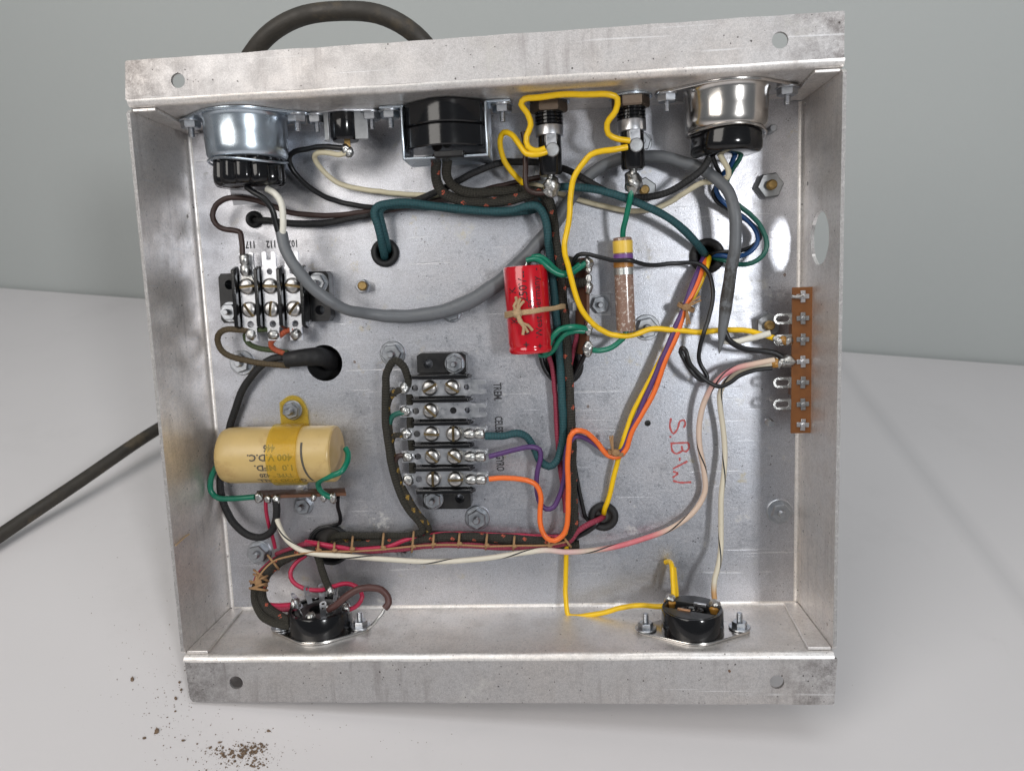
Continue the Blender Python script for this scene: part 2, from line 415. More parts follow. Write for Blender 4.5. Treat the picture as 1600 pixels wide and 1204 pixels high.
def circ(r, n=32, cx=0, cy=0, a0=0): return [(cx+r*math.cos(a0+2*math.pi*i/n), cy+r*math.sin(a0+2*math.pi*i/n)) for i in range(n)]
def hull(pts):
    pts = sorted(set((round(a, 7), round(b, 7)) for a, b in pts))
    def half(ps):
        h = []
        for p in ps:
            while len(h) > 1 and (h[-1][0]-h[-2][0])*(p[1]-h[-2][1])-(h[-1][1]-h[-2][1])*(p[0]-h[-2][0]) <= 0: h.pop()
            h.append(p)
        return h[:-1]
    return half(pts) + half(pts[::-1])
def ears(Rr, L, r): return hull(circ(Rr, 40) + circ(r, 20, L) + circ(r, 20, -L))
def spline(pts, step=.0018):
    P = [Vector(p) for p in pts]
    if len(P) == 2: P = [P[0], P[0].lerp(P[1], .5), P[1]]
    P = [P[0]*2-P[1]] + P + [P[-1]*2-P[-2]]; out = []
    for i in range(1, len(P)-2):
        p0, p1, p2, p3 = P[i-1:i+3]
        t0 = 0.0; t1 = t0+max(1e-6, (p1-p0).length)**.5; t2 = t1+max(1e-6, (p2-p1).length)**.5; t3 = t2+max(1e-6, (p3-p2).length)**.5
        n = max(2, int((p2-p1).length/step))
        for k in range(n):
            t = t1+(t2-t1)*k/n
            A1 = p0*((t1-t)/(t1-t0))+p1*((t-t0)/(t1-t0)); A2 = p1*((t2-t)/(t2-t1))+p2*((t-t1)/(t2-t1)); A3 = p2*((t3-t)/(t3-t2))+p3*((t-t2)/(t3-t2))
            B1 = A1*((t2-t)/(t2-t0))+A2*((t-t0)/(t2-t0)); B2 = A2*((t3-t)/(t3-t1))+A3*((t-t1)/(t3-t1))
            out.append(B1*((t2-t)/(t2-t1))+B2*((t-t1)/(t2-t1)))
    out.append(P[-2]); return out
def trace(tr): return [U(*p) if len(p) == 3 else Vector(p[:3]) for p in tr]
def uneven(P, key, r):
    from mathutils import noise as NZ
    s = sum(map(ord, key)) % 97; out = []; ln = 0.0; n = len(P); tot = sum((P[i+1]-P[i]).length for i in range(n-1))
    for i, p in enumerate(P):
        if i: ln += (P[i]-P[i-1]).length
        k = min(1, ln/.008, (tot-ln)/.008); q = Vector((NZ.noise(Vector((ln*70, s, 0))), NZ.noise(Vector((ln*70, s, 9))), .6*NZ.noise(Vector((ln*70, s, 21)))))
        q2 = Vector((NZ.noise(Vector((ln*210, s, 3))), NZ.noise(Vector((ln*210, s, 13))), 0))
        out.append(p+(q*.00065+q2*.00016)*k)
    return out
def wire(name, mat, r, tr, label, cat='wire', group=None, sides=12, wob=0.0, taper=None, swell=None):
    pts = uneven(spline(trace(tr)), label, r); mb = MB()
    if wob:
        ph = random.uniform(0, 6); rad = [r*.001*(1+wob*math.sin(i*.5+ph)*math.sin(i*.21)) for i in range(len(pts))]
    else: rad = r*.001
    if swell:
        n_ = len(pts)-1; rad = [q*(swell(i/n_)) for i, q in enumerate(rad)]
    if taper:
        tl, e_ = taper; n_ = len(pts); rem = [0.0]*n_
        for i in range(n_-2, -1, -1): rem[i] = rem[i+1]+(pts[i+1]-pts[i]).length
        rad = [q*(e_+(1-e_)*min(1, rem[i]/tl)**.62) for i, q in enumerate(rad)]
    mb.tube(pts, rad, sides)
    return solo(name, mb, mat, label, cat, base=pts[0], group=group, smooth=60)
def text_mesh(s, size, sx=1.0, bold=.028):                  # flat lettering as polygons, centred
    c = bpy.data.curves.new('t', 'FONT'); c.body = s; c.size = size; c.align_x = 'CENTER'; c.align_y = 'CENTER'; c.resolution_u = 2; c.offset = size*bold
    o = bpy.data.objects.new('t', c); me = o.to_mesh()
    vs = [(v.co.x*sx, v.co.y, 0) for v in me.vertices]; fs = [tuple(p.vertices) for p in me.polygons]
    o.to_mesh_clear(); bpy.data.objects.remove(o); bpy.data.curves.remove(c); return vs, fs

# alike small pieces share these meshes
def hexpts(af): return circ(af/2/math.cos(math.pi/6), 6)
def me_nut(af, h, bore=0.0):
    mb = MB(); R0 = af/2/math.cos(math.pi/6)
    mb.loft([[(x, y, 0) for x, y in circ(R0, 6)], [(x, y, h*.82) for x, y in circ(R0, 6)], [(x, y, h) for x, y in circ(R0*.9, 6)]])
    return mb.mesh('nut', smooth=25)
def me_stud(r, h, pitch=.0007):
    prof = [(r*.92, -.004)]; z = 0.0
    while z < h-.0006: prof += [(r, z), (r*.84, z+pitch/2)]; z += pitch
    prof += [(r*.92, h-.0004), (r*.74, h)]
    return MB().lathe(prof, seg=16).mesh('stud', smooth=30)
def me_washer(r, h): return MB().lathe([(r, 0), (r, h*.7), (r*.95, h)], seg=28).mesh('washer', smooth=30)
def me_screw(r):                                   # slotted binding-head screw
    mb = MB(); mb.lathe([(r*.98, 0), (r, r*.08), (r*.97, r*.14)], seg=28); k = len(mb.f); g = r*.17
    for sgn in (1, -1):
        def seg_(rr, zz):
            a0 = math.asin(min(.99, g/rr)); out = [(rr*math.cos(a0+(math.pi-2*a0)*i/14), sgn*rr*math.sin(a0+(math.pi-2*a0)*i/14), zz) for i in range(15)]
            return out if sgn > 0 else out[::-1]
        mb.loft([seg_(r*.98, r*.12), seg_(r*.96, r*.30), seg_(r*.82, r*.50), seg_(r*.55, r*.60), seg_(r*.25, r*.63)])
    me = mb.mesh('screw', smooth=45); me.materials.append(MATS['steel']); me.materials.append(MATS['slot'])
    for p in me.polygons:
        if p.index < k: p.material_index = 1
    return me
def blob(r, M, squash=(1, 1, 1), seed=0, amp=.30, seg=18, rings=12, mb=None):   # lumpy solder
    from mathutils import noise as NZ
    mb = mb or MB(); k = len(mb.v); mb.sphere(1.0, None, seg, rings)
    for i in range(k, len(mb.v)):
        p = Vector(mb.v[i]); q = 1+amp*(NZ.noise(p*1.1+Vector((seed*3.7, seed, 0)))+.5*NZ.noise(p*2.6+Vector((seed, 0, seed*2))))
        mb.v[i] = tuple(M @ Vector((p.x*r*q*squash[0], p.y*r*q*squash[1], p.z*r*q*squash[2])))
    return mb
NUT_S, NUT_M, NUT_L = me_nut(.0078, .0028), me_nut(.0092, .0034), me_nut(.0112, .0046)
NUT_XS = me_nut(.0064, .0024)
for a, b in ((NUT_S, 'zinc_nut'), (NUT_M, 'zinc_nut'), (NUT_L, 'grey_nut'), (NUT_XS, 'zinc_nut')): a.materials.append(MATS[b])
STUD_S, STUD_M, STUD_B = me_stud(.0015, .0062), me_stud(.0019, .0058), me_stud(.0024, .0068)
STUD_S.materials.append(MATS['zinc_nut']); STUD_M.materials.append(MATS['zinc_nut']); STUD_B.materials.append(MATS['brass'])
WASH_S, WASH_M = me_washer(.0052, .0008), me_washer(.0066, .0010)
WASH_S.materials.append(MATS['zinc_nut']); WASH_M.materials.append(MATS['zinc_nut'])
SCREW = me_screw(.0040)

# ------------------------------------------------------------------ the setting: table and wall behind it
sA, sB = TW(0, 447), TW(1600, 568); dirw = (sB-sA); dirw.z = 0; dirw.normalize(); nw = Vector((-dirw.y, dirw.x, 0))
cz = TW(800, 560)
TBL = Matrix(((dirw.x, nw.x, 0, sA.x), (dirw.y, nw.y, 0, sA.y), (0, 0, 1, 0), (0, 0, 0, 1)))   # x along the wall, y away from the camera
c1, c2 = TBL.inverted() @ TW(1322, 582), TBL.inverted() @ TW(1600, 940)
tt = TABLE; ln = (c2-c1); ln.z = 0; L0 = ln.length; ln.normalize(); nn = Vector((-ln.y, ln.x, 0))
oc = tt.coord('Object'); dp = tt.new('ShaderNodeVectorMath', operation='DOT_PRODUCT'); dp.inputs[1].default_value = nn; tt.link(oc, dp.inputs[0])
dd = tt.math('ABSOLUTE', tt.math('SUBTRACT', dp.outputs['Value'], nn.dot(c1)))
line = tt.ramp(tt.math('DIVIDE', dd, .012), [(.0, .22), (1, 0)])
tt.set(**{'Base Color': tt.mix(line, TABLE_C, (.34, .34, .35))})
me = MB().box(6.0, 2.2, .03, T(.5, -1.1-.003, -.03)).mesh('table', smooth=0)
o = bpy.data.objects.new('table', me); COL.objects.link(o); me.materials.append(MATS['table_white']); o.matrix_world = TBL; o['kind'] = 'structure'; o['label'] = 'smooth white table top'
add_bevel(o, .002)
me = MB().box(8.0, .05, 2.6, T(.5, .025, -.6)).mesh('wall', smooth=0)
o = bpy.data.objects.new('wall', me); COL.objects.link(o); me.materials.append(MATS['wall_paint']); o.matrix_world = TBL; o['kind'] = 'structure'; o['label'] = 'pale grey-green wall behind the table'

# ------------------------------------------------------------------ chassis
ch = thing('chassis', 'open aluminium chassis box with flanged top and bottom, its wiring side facing out', 'chassis', (0, -H/2, -D))
def px_circle(px, py, rpx, h=0.0):
    c = U(px, py, h); r = (U(px+rpx, py, h)-c).length; return c, r
floor_holes = []
def fh(px, py, rpx):
    c, r = px_circle(px, py, rpx); floor_holes.append(circ(r, 36, c.x, c.y)); return c, r
fh(507, 567, 28); fh(515, 850, 31); fh(602, 395, 15); fh(1105, 400, 19); fh(943, 806, 15); fh(398, 343, 13); fh(881, 571, 24); fh(1012, 661, 5)
e = .0004
MF = T(0, 0, -D)
part('floor_plate', MB().plate([(-W/2-e, -H/2-e), (W/2+e, -H/2-e), (W/2+e, H/2+e), (-W/2-e, H/2+e)], floor_holes, SHEET, MF), 'floor_alu', ch)
def bent_wall(sg):                                  # inner face at y=sg*H/2, ends in the round fold of the flange
    r = .0032; inner = [(H/2, -D-SHEET+.0001)]; outer = [(H/2+SHEET, -D-SHEET+.0001)]
    for k in range(9):
        a = math.pi/2*k/8
        inner.append((H/2+r-r*math.cos(a), -r+r*math.sin(a))); outer.append((H/2+r-(r-SHEET)*math.cos(a), -r+(r-SHEET)*math.sin(a)))
    sec = inner + outer[::-1]; mb = MB(); x0, x1 = -W/2, W/2
    N = 24; loops = []
    for i in range(N+1):
        x = x0+(x1-x0)*i/N; wob = .00012*math.sin(i*1.7+sg)+.00008*math.sin(i*.6)
        loops.append([(x, sg*(y+wob*(z > -.02)), z) for y, z in (sec if sg < 0 else sec[::-1])])
    mb.loft(loops); return mb
part('top_wall', bent_wall(1), 'wall_alu', ch, smooth=50); part('bottom_wall', bent_wall(-1), 'wall_alu', ch, smooth=50)
def flange(sg, pts_px, holes_px):
    out = [tuple(U(px, py, D*1000)[:2]) for px, py in pts_px]; hs = []
    for px, py, rp in holes_px:
        c = U(px, py, D*1000); r = (U(px+rp, py, D*1000)-c).length; hs.append(circ(r, 28, c.x, c.y))
    y0 = sg*(H/2+.0032)                             # the fold line joins the bend exactly
    out = [(x, y0) if (abs(y)-H/2) < .008 else (x, y) for x, y in out]
    a = sum(out[i][0]*out[(i+1) % len(out)][1]-out[(i+1) % len(out)][0]*out[i][1] for i in range(len(out)))
    if a < 0: out = out[::-1]
    return MB().plate(out, hs, SHEET)
def edge(a, b, n, amp, rnd):
    return [(a[0]+(b[0]-a[0])*i/n, a[1]+(b[1]-a[1])*i/n+rnd.uniform(-amp, amp)) for i in range(1, n)]
rq = random.Random(3)
part('top_flange', flange(1, [(195.5, 152), (195.5, 97), (198, 95)]+edge((198, 95), (1318, 17), 30, .8, rq)+[(1318, 17), (1320, 19), (1319, 93)], [(278, 126, 11), (1219, 63, 13)]), 'flange_alu', ch)
part('bottom_flange', flange(-1, [(289, 1038), (297, 1091), (301, 1095.5)]+edge((301, 1095.5), (1301, 1100), 30, .7, rq)+[(1301, 1100), (1303.5, 1098), (1308.5, 1030)], [(369, 1066, 10.5), (1214, 1065, 11.5)]), 'flange_alu', ch)
def side_wall(sg, holes):
    x = sg*(W/2-.0006) ; M = frame((x, 0, 0), (-sg, 0, 0), (0, 1, 0))    # local x = +y, local y = z*-sg... top face points inward
    Mi = M.inverted(); zt = -.0006
    out3 = [(x, -H/2+.0006, -D), (x, H/2-.0006, -D), (x, H/2-.0006, zt-.0016), (x, H/2-.0022, zt), (x, -H/2+.0022, zt), (x, -H/2+.0006, zt-.0016)]
    out = [tuple((Mi @ Vector(p))[:2]) for p in out3]
    hs = []
    for c, r in holes:
        q = Mi @ c; jj = random.Random(5); hs.append([(a*1, b*1) for a, b in [(q.x+(r+jj.uniform(-.00025, .00025)*(r > .004))*math.cos(2*math.pi*i/44), q.y+(r+jj.uniform(-.00025, .00025)*(r > .004))*math.sin(2*math.pi*i/44)) for i in range(44)]])
    return MB().plate(out, hs, SHEET, M)
xr = W/2-.0006
hole_c = UX(1280.5, 372, xr)
rel = lambda px, py, s: (UX(px, py, s*xr), .0011)
lw = part('left_wall', side_wall(-1, [rel(343, 851, -1), rel(355, 944, -1), rel(293, 338, -1), rel(290, 222, -1)]), 'wall_alu', ch)
rw = part('right_wall', side_wall(1, [(hole_c, .0122), rel(1258, 163, 1), rel(1262, 287, 1), rel(1255, 830, 1)]), 'wall_alu', ch)
for w_ in (lw, rw):                                 # raw sheared front edges
    w_.data.materials.append(MATS['cut_edge'])
    for p in w_.data.polygons:
        if p.normal.z > .8: p.material_index = 1
for sx in (-1, 1):                                  # corner tabs of the side walls lying on the top and bottom walls
    for sy in (-1, 1):
        x0 = sx*(W/2-.0008); y0 = sy*(H/2-.0001)
        poly = [(x0, -.0022), (x0-sx*.0105, -.0022), (x0-sx*.0072, -D+.0012), (x0, -D+.0012)]
        th = .0015; mb = MB()
        a = [(x, y0, z) for x, z in poly]; b = [(x, y0-sy*th, z) for x, z in poly]
        if sx*sy < 0: a, b = b, a
        mb.loft([a, b]); part('corner_tab', mb, 'wall_alu', ch, bevel=.0004)

for sx in (-1, 1):                                  # rounded inside bends between floor and side walls
    x0 = sx*(W/2-.0006); rb = .0022; arc = [(x0-sx*rb*(1-math.sin(math.pi/2*k/6)), -D+rb*(1-math.cos(math.pi/2*k/6))) for k in range(7)]
    sec = arc+[(x0+sx*.0004, -D-.0004)]
    mb = MB(); l0 = [[(x, sy*(H/2-.0018), z) for x, z in sec] for sy in (-1, 1)]
    if sx < 0: l0 = l0[::-1]
    mb.loft(l0); part('corner_bend', mb, 'wall_alu', ch, smooth=60)
sec = [(-H/2+.002*(1-math.sin(math.pi/2*k/6)), -D+.002*(1-math.cos(math.pi/2*k/6))) for k in range(7)]+[(-H/2-.0004, -D-.0004)]
part('corner_bend', MB().loft([[(sx*(W/2-.0014), y, z) for y, z in sec] for sx in (1, -1)]), 'wall_alu', ch, smooth=60)

def bolt(px, py, kind, rot=0.0, h=0.0):
    c = U(px, py, h+3); c.z = -D+h*.001
    M = T(*c) @ RZ(rot)
    if kind == 'L':
        n = inst('nut', NUT_L, None, ch, M); inst('stud', STUD_B, None, n, T(0, 0, .0015))
    elif kind == 'M':
        n = inst('nut', NUT_M, None, ch, M @ T(0, 0, .0010)); inst('washer', WASH_M, None, n, T(0, 0, -.0010)); inst('stud', STUD_M, None, n, T(0, 0, 0))
    elif kind == 'S':
        n = inst('nut', NUT_S, None, ch, M @ T(0, 0, .0008)); inst('washer', WASH_S, None, n, T(0, 0, -.0008)); inst('stud', STUD_S, None, n, T(0, 0, 0))
    elif kind == 'B':
        n = inst('nut', NUT_XS, None, ch, M); inst('stud', STUD_B, None, n, T(0, 0, .0015) @ Matrix.Rotation(.25, 4, 'Y'))
    else:
        inst('stud', STUD_M, None, ch, M @ T(0, 0, .0005))
for px, py, k, rot in [(1203, 290, 'L', .1), (1006, 298, 'L', .4), (1011, 512, 'M', .2), (1200, 508, 'L', .55), (375, 567, 'M', .3), (612, 553, 'M', .1),
                       (745, 811, 'M', .5), (1220, 801, 'M', .2), (472, 791, 'S', .1), (632, 862, 'S', .4), (402, 865, 'M', .2), (565, 447, 'B', .1),
                       (705, 488, 'S', .3), (1206, 202, 'T', 0), (1203, 660, 'T', 0), (847, 270, 'S', .2), (1003, 222, 'S', .2), (938, 476, 'S', .15)]:
    bolt(px, py, k, rot)
# writing on the floor plate
def floor_text(s, px, py, size, ang, sx=1.0, mat='stamp'):
    vs, fs = text_mesh(s, size, sx); c = U(px, py); c.z = -D+.00012
    mb = MB().add(vs, fs, T(*c) @ RZ(ang)); return part('stamped_lettering', mb, mat, ch, smooth=0)
floor_text('117', 391.5, 382, .0050, math.pi, .72); floor_text('112', 424, 381, .0050, math.pi, .72); floor_text('107', 458, 380, .0050, math.pi, .72)
floor_text('TREM.', 777, 612, .0056, -math.pi/2, .62); floor_text('CELESTE', 779, 668, .0056, -math.pi/2, .58); floor_text('GYRO', 781, 723, .0056, -math.pi/2, .56); floor_text('60V', 613, 612, .0054, -math.pi/2, .6)
def stroke(pts, wd=.00095):
    mb = MB(); P = spline([U(px, py) for px, py in pts], .0012); n = len(P); vs = []; fs = []
    for i, p in enumerate(P):
        d = (P[min(i+1, n-1)]-P[max(i-1, 0)]).normalized(); s = Vector((-d.y, d.x, 0))*wd*.5*(1+.25*math.sin(i*2.1)); z = -D+.00013
        vs += [(p.x+s.x, p.y+s.y, z), (p.x-s.x, p.y-s.y, z)]
    fs = [(2*i, 2*i+2, 2*i+3, 2*i+1) if True else 0 for i in range(n-1)]
    return mb.add(vs, [f[::-1] for f in fs])
for pts in ([(1048.6, 652.8), (1046.6, 666), (1052, 677.2), (1058.5, 670), (1062.6, 657.6), (1069, 656.3), (1070.7, 662.5), (1067.8, 668)], [(1047.4, 692.3), (1075.4, 691.2)], [(1075.2, 691.4), (1076.6, 699), (1072, 705), (1066.5, 702.8), (1065, 696)],
            [(1066.6, 703.4), (1057, 708.6), (1050.4, 704), (1049, 693.5)], [(1062, 714.4), (1062, 719.7)], [(1074.2, 720.2), (1051.5, 731.9)], [(1051.5, 736), (1059.7, 738.9)], [(1059.7, 738.9), (1051, 745.8)], [(1051.5, 750.5), (1062.6, 753.4), (1080, 752.8)], [(1046, 682), (1049, 682.3)]):
    part('red_handwriting', stroke(pts), 'crayon', ch, smooth=0)
# transformers bolted to the hidden far side; the chassis leans on them
def transformer(x, y, sx, sy, zmin, lab):
    t = thing('transformer', lab, 'transformer', (x, y, -D-SHEET))
    M = frame((x, y, -D-SHEET-.0002), (0, 0, -1), (1, 0, 0)); hh = zmin
    part('core', MB().box(sx, sy, hh*.45, M, hh*.28), 'iron', t, bevel=.001)
    part('end_bell', MB().box(sx*.9, sy*.84, hh*.29, M, 0), 'iron', t, bevel=.004)
    part('end_bell', MB().box(sx*.9, sy*.84, hh*.28, M, hh*.725), 'iron', t, bevel=.006); return t
def reach(x, y):                                   # how deep behind the plate the table lies
    a = (M_CH @ Vector((x, y, -D-SHEET))).z; b = (M_CH @ Vector((x, y, -D-SHEET-1))).z
    return a/(a-b)

hA = U(507, 567); hB_ = U(515, 850)
for x, y, sx, sy, lab in ((hB_.x+.004, -.062, .085, .075, 'dark iron transformer behind the plate, below the bare cable hole'), (.070, -.060, .095, .075, 'wide dark iron transformer behind the plate under the red handwriting')):
    rr = min(reach(x+i*sx*.45, y-sy*.42) for i in (-1, 1)); r2 = min(reach(x+i*sx*.5, y-sy*.5)/.73 for i in (-1, 1))
    transformer(x, y, sx, sy, min(rr, r2)-.0003, lab)
tq = thing('dark_cup', 'dark iron cup added behind the plate to darken the bare cable hole', 'dark_cup', (hA.x, hA.y, -D-SHEET))
mq = MB(); s_ = .033                                      # unseen open-ended cup, added so the hole looks dark
for sx, sy, bx, by in ((1, 0, .002, 2*s_), (-1, 0, .002, 2*s_), (0, 1, 2*s_+.004, .002), (0, -1, 2*s_+.004, .002)):
    mq.box(bx, by, .03, T(hA.x+sx*(s_+.001), hA.y+sy*(s_+.001), -D-SHEET-.0302))
mq.box(2*s_+.004, 2*s_+.004, .002, T(hA.x, hA.y, -D-SHEET-.0324)); part('cover', mq, 'iron', tq)
part('cup_block', MB().box(.04, .05, .016, T(hA.x, hA.y, -D-SHEET-.030)), 'rubber', tq, bevel=.003)  # dark block added inside the cup to keep the hole black
# ------------------------------------------------------------------ parts on the top wall
YT, YB = H/2, -H/2
def top_frame(px, py, h):                          # axis pointing down from the top wall, x to the right, y to the camera
    p = U(px, py, h); return Vector((p.x, YT, -D+h*.001)), frame((p.x, YT, -D+h*.001), (0, -1, 0), (1, 0, 0))
def drop(px, py, h): return YT-U(px, py, h).y      # distance below the top wall of a pixel on the axis
def wall_bolt(parent, M, nut=NUT_S, stud=STUD_S, wash=WASH_S, lift=.0):
    n = inst('nut', nut, None, parent, M @ T(0, 0, .0008+lift)); inst('washer', wash, None, n, T(0, 0, -.0008)); s = inst('stud', stud, None, n, T(0, 0, .0006)); return n

def can_socket(px, py, h, x0, x1, yb, yp, mat, label, earL, plugk, ridges, tilt):
    b, M = top_frame(px, py, h); sc1 = (U(px+1, py+40, h)-U(px, py+40, h)).length
    r = (x1-x0)/2*sc1*.985; L = drop(px, yb, h); P = drop(px, yp, h)
    t = thing('outlet_socket', label, 'socket', b)
    part('mounting_plate', MB().prism(ears(r*1.17, earL, .0052), .0011, M, .0002, .0003), mat, t)
    body = part('can', MB().lathe([(r*1.06, .001), (r*1.03, .0016), (r*1.0, .003), (r*.995, L*.5), (r*.985, L*.75), (r*.97, L-.002), (r*.93, L-.0006), (r*.89, L), (r*.80, L), (r*.80, L-.002)], M, 56), mat, t, smooth=50)
    rp = r*plugk; mb = MB(); seg = 96; loops = []
    for z, k in ((L-.003, .93), (L+.0005, .97), (P-.004, 1.0), (P-.0015, .985), (P-.0004, .93), (P, .84)):
        lp = []
        for i in range(seg):
            a = 2*math.pi*i/seg; q = k*(1-.10*max(0, math.cos(a*ridges+.6))**2)
            lp.append((rp*q*math.cos(a), rp*q*math.sin(a), z))
        loops.append(lp)
    mb.loft(loops, M); part('plug', mb, 'bakelite', t, smooth=50)
    ring = []
    for i in range(64):
        a = 2*math.pi*i/64; ring.append(M @ Vector((r*.94*math.cos(a), r*.94*math.sin(a), L+.0009+.0010*math.sin(a*1+tilt)+.0009*math.sin(2*a+tilt))))
    part('retaining_ring', MB().tube(ring, .0006, 8, closed=True), mat, t)
    for sx in (-1, 1): wall_bolt(t, M @ T(sx*earL, .002, .0010) @ RZ(.3*sx))
    return t, M, P, rp
can1, CM1, CP1, CR1 = can_socket(383, 186, 24, 322, 446, 252, 293, 'zinc', 'bluish zinc can outlet socket with ribbed black plug, above the three-screw terminal block', .0255, .87, 11, .4)
can2, CM2, CP2, CR2 = can_socket(1134, 150, 24, 1068, 1200, 206, 242, 'nickel', 'dull nickel can outlet socket with black plug and blue and green wires', .0265, .88, 2, 2.2)
part('ground_tab', MB().box(.012, .0006, .010, CM1 @ T(-.009, -.010, CP1-.003) @ Matrix.Rotation(.4, 4, 'X')), 'tin_strip', can1)

# small phono jack
b, M = top_frame(538, 182, 21)
t = thing('phono_jack', 'small black jack in a bright metal clip with two soldered wires', 'jack', b)
L = drop(538, 221, 21)
part('body', MB().lathe([(.0066, .0005), (.0068, .002), (.0068, L-.0016), (.0058, L)], M, 28), 'bakelite', t)
for sx in (-1, 1):
    part('clip', MB().box(.0026 if sx < 0 else .0062, .0010, L-.0005, M @ T(-.0074 if sx < 0 else .0086, .0045 if sx < 0 else .0032, .0006) @ RZ(.35 if sx < 0 else -.12)), 'grey_nut', t, bevel=.0003)
    wall_bolt(t, M @ T(sx*.0130, .001, .0009), NUT_S)
part('mounting_plate', MB().prism(ears(.008, .0130, .0045), .0008, M, .0002), 'tin_strip', t)
part('solder_lug', MB().box(.0028, .0007, .0055, M @ T(.0012, .002, L-.0005)), 'brass', t)
rr_ = rnd = random.Random(2)
for q in ((540, 233), (546, 238)):
    p = U(*q, 23); part('solder_joint', blob(.0020, T(*p), (1, 1.15, .9), rnd.uniform(0, 9)), 'solder', t, smooth=70)

# black power socket in a steel bracket
b, M = top_frame(697, 168, 24)
t = thing('power_socket', 'glossy black square power socket held in a steel bracket', 'socket', b)
L = drop(699, 234, 27); w2 = .0175
def barrel(z0, z1, wd, dp, bul):
    lp = []
    for z in (z0, z0+.0006, z1-.0006, z1):
        k = 1 if z0 < z < z1 else .97; o_ = [(-wd*k, -dp*k)]+[(-wd*k+2*wd*k*i/14, (dp+bul*math.sin(math.pi*i/14))*k) for i in range(15)]+[(wd*k, -dp*k)]
        lp.append([(x, y, z) for x, y in o_][::-1])
    return MB().loft([l[::-1] for l in lp], M)
part('housing', barrel(.0006, L*.52-.0002, w2, .008, .0085), 'bakelite', t, smooth=30)
part('housing', barrel(L*.52+.0002, L, w2, .008, .0085), 'bakelite', t, smooth=30)
br = MB()
for sx in (-1, 1):
    br.box(.0012, .022, L+.0035, M @ T(sx*(w2+.0015), -.001, .0014)); br.box(.0115, .013, .0012, M @ T(sx*(w2+.0068), 0, .0002))
br.box(2*w2+.0042, .022, .0012, M @ T(0, -.001, L+.0036))
part('bracket', br, 'zinc', t, bevel=.0005)
part('cord_slot', MB().box(.0135, .0045, .0026, M @ T(.002, .0115, L+.0022)), 'bakelite_dull', t, bevel=.0004)
for sx in (-1, 1): wall_bolt(t, M @ T(sx*(w2+.0085), .001, .0014))

# fuse holders
def fuse(px, h, yn, yth, ycol, ybod, ytip, lean, label, lug):
    b, M = top_frame(px, yn-6, h); M = M @ Matrix.Rotation(lean, 4, 'Y')
    t = thing('fuse_holder', label, 'fuse holder', b)
    d = lambda y: drop(px, y, h)
    part('washer', MB().lathe([(.0098, .0003), (.0098, .0012)], M, 32), 'zinc', t)
    part('hex_nut', MB().loft([[(x, y, .0013) for x, y in hexpts(.0150)], [(x, y, .0048) for x, y in hexpts(.0150)], [(x*.93, y*.93, .0056) for x, y in hexpts(.0150)]], M), 'brown_nut', t, smooth=25)
    pr = [(.0064, .0055)]; z = .0057; zt = d(yth)
    while z < zt: pr += [(.0066, z), (.0066, z+.0007), (.0058, z+.0010), (.0058, z+.0012)]; z += .0015
    part('threaded_neck', MB().lathe(pr+[(.0060, zt+.0005)], M, 28), 'bakelite', t, smooth=30)
    part('collar', MB().lathe([(.0064, zt), (.0066, zt+.0004), (.0066, d(ycol)-.0003), (.0062, d(ycol))], M, 32), 'tin_strip', t)
    part('body', MB().lathe([(.0054, d(ycol)-.001), (.0054, d(ybod)-.0012), (.0046, d(ybod))], M, 32), 'bakelite', t)
    part('contact_strip', MB().box(.0048, .0006, d(lug)-d(ycol)+.0015, M @ T(.0008, .0056, d(ycol)-.001)), 'tin_strip', t, bevel=.0002)
    part('lug', MB().lathe([(.0030, 0), (.0032, .0005), (.0028, .0010), (.001, .0011)], M @ T(.0012, .0058, d(lug)) @ Matrix.Rotation(-math.pi/2, 4, 'X')  , 24), 'lug_disc', t)
    rnd = random.Random(int(px)); zb, zt2 = d(ybod), d(ytip)
    zl = zt2-zb; mb = blob(.0036, M @ T(0, 0, zb+zl*.58), (1.05, .95, zl*.5/.0036), px*.37, .45, 22, 16)
    mb.lathe([(.0016, zb-.001), (.0020, zb+zl*.2), (.0022, zb+zl*.4)], M, 12)
    part('solder_tip', mb, 'solder', t, smooth=70)
    return t, M
fz1, FM1 = fuse(857, 22, 166, 198, 214, 275, 304, .0, 'black fuse holder looped by two yellow wires, above the main dark cloth harness', 238)
fz2, FM2 = fuse(985, 22, 156, 189, 207, 266, 299, .02, 'black fuse holder feeding a green wire to the striped resistor', 231)

# ------------------------------------------------------------------ tube sockets on the bottom wall
def tube_socket(px, py, rpx, ear, label, hgt):
    p = UY(px, py, YB); b = Vector((p.x, YB, p.z)); M = frame(b, (0, 1, 0), (1, 0, 0))
    M = M
    t = thing('tube_socket', label, 'socket', b); r = (UY(px+rpx, py, YB)-p).length
    part('mounting_plate', MB().prism(ears(r*1.06, ear, .0048), .0012, M, .0003, .0003), 'nickel', t)
    for sx in (-1, 1): wall_bolt(t, M @ T(sx*ear, .0, .0014), NUT_XS, STUD_S, WASH_S, .0004)
    part('body', MB().lathe([(r*1.0, .0013), (r*1.01, .002), (r, hgt*.5), (r*.985, hgt-.0008), (r*.96, hgt), (r*.86, hgt), (r*.84, hgt-.0008), (r*.84, hgt-.0035), (.0045, hgt-.0035)], M, 56), 'bakelite', t, smooth=35)
    return t, M, r
sk2, SM2, SR2 = tube_socket(1082, 986, 48.5, .0225, 'black round socket with two soldered pins, yellow and white wires', .0122)
hg = .0122
def dseg(Rr, y0, sg, n=20):
    a0 = math.asin(y0/Rr); return [(Rr*math.cos(a0+(math.pi-2*a0)*i/n), sg*Rr*math.sin(a0+(math.pi-2*a0)*i/n)) for i in range(n+1)][::sg]
for sg in (1, -1): part('insulator', MB().prism(dseg(SR2*.90, .0046, sg), .0052, SM2 @ RZ(-.42), hg-.0050, .0004), 'bakelite_dull', sk2)
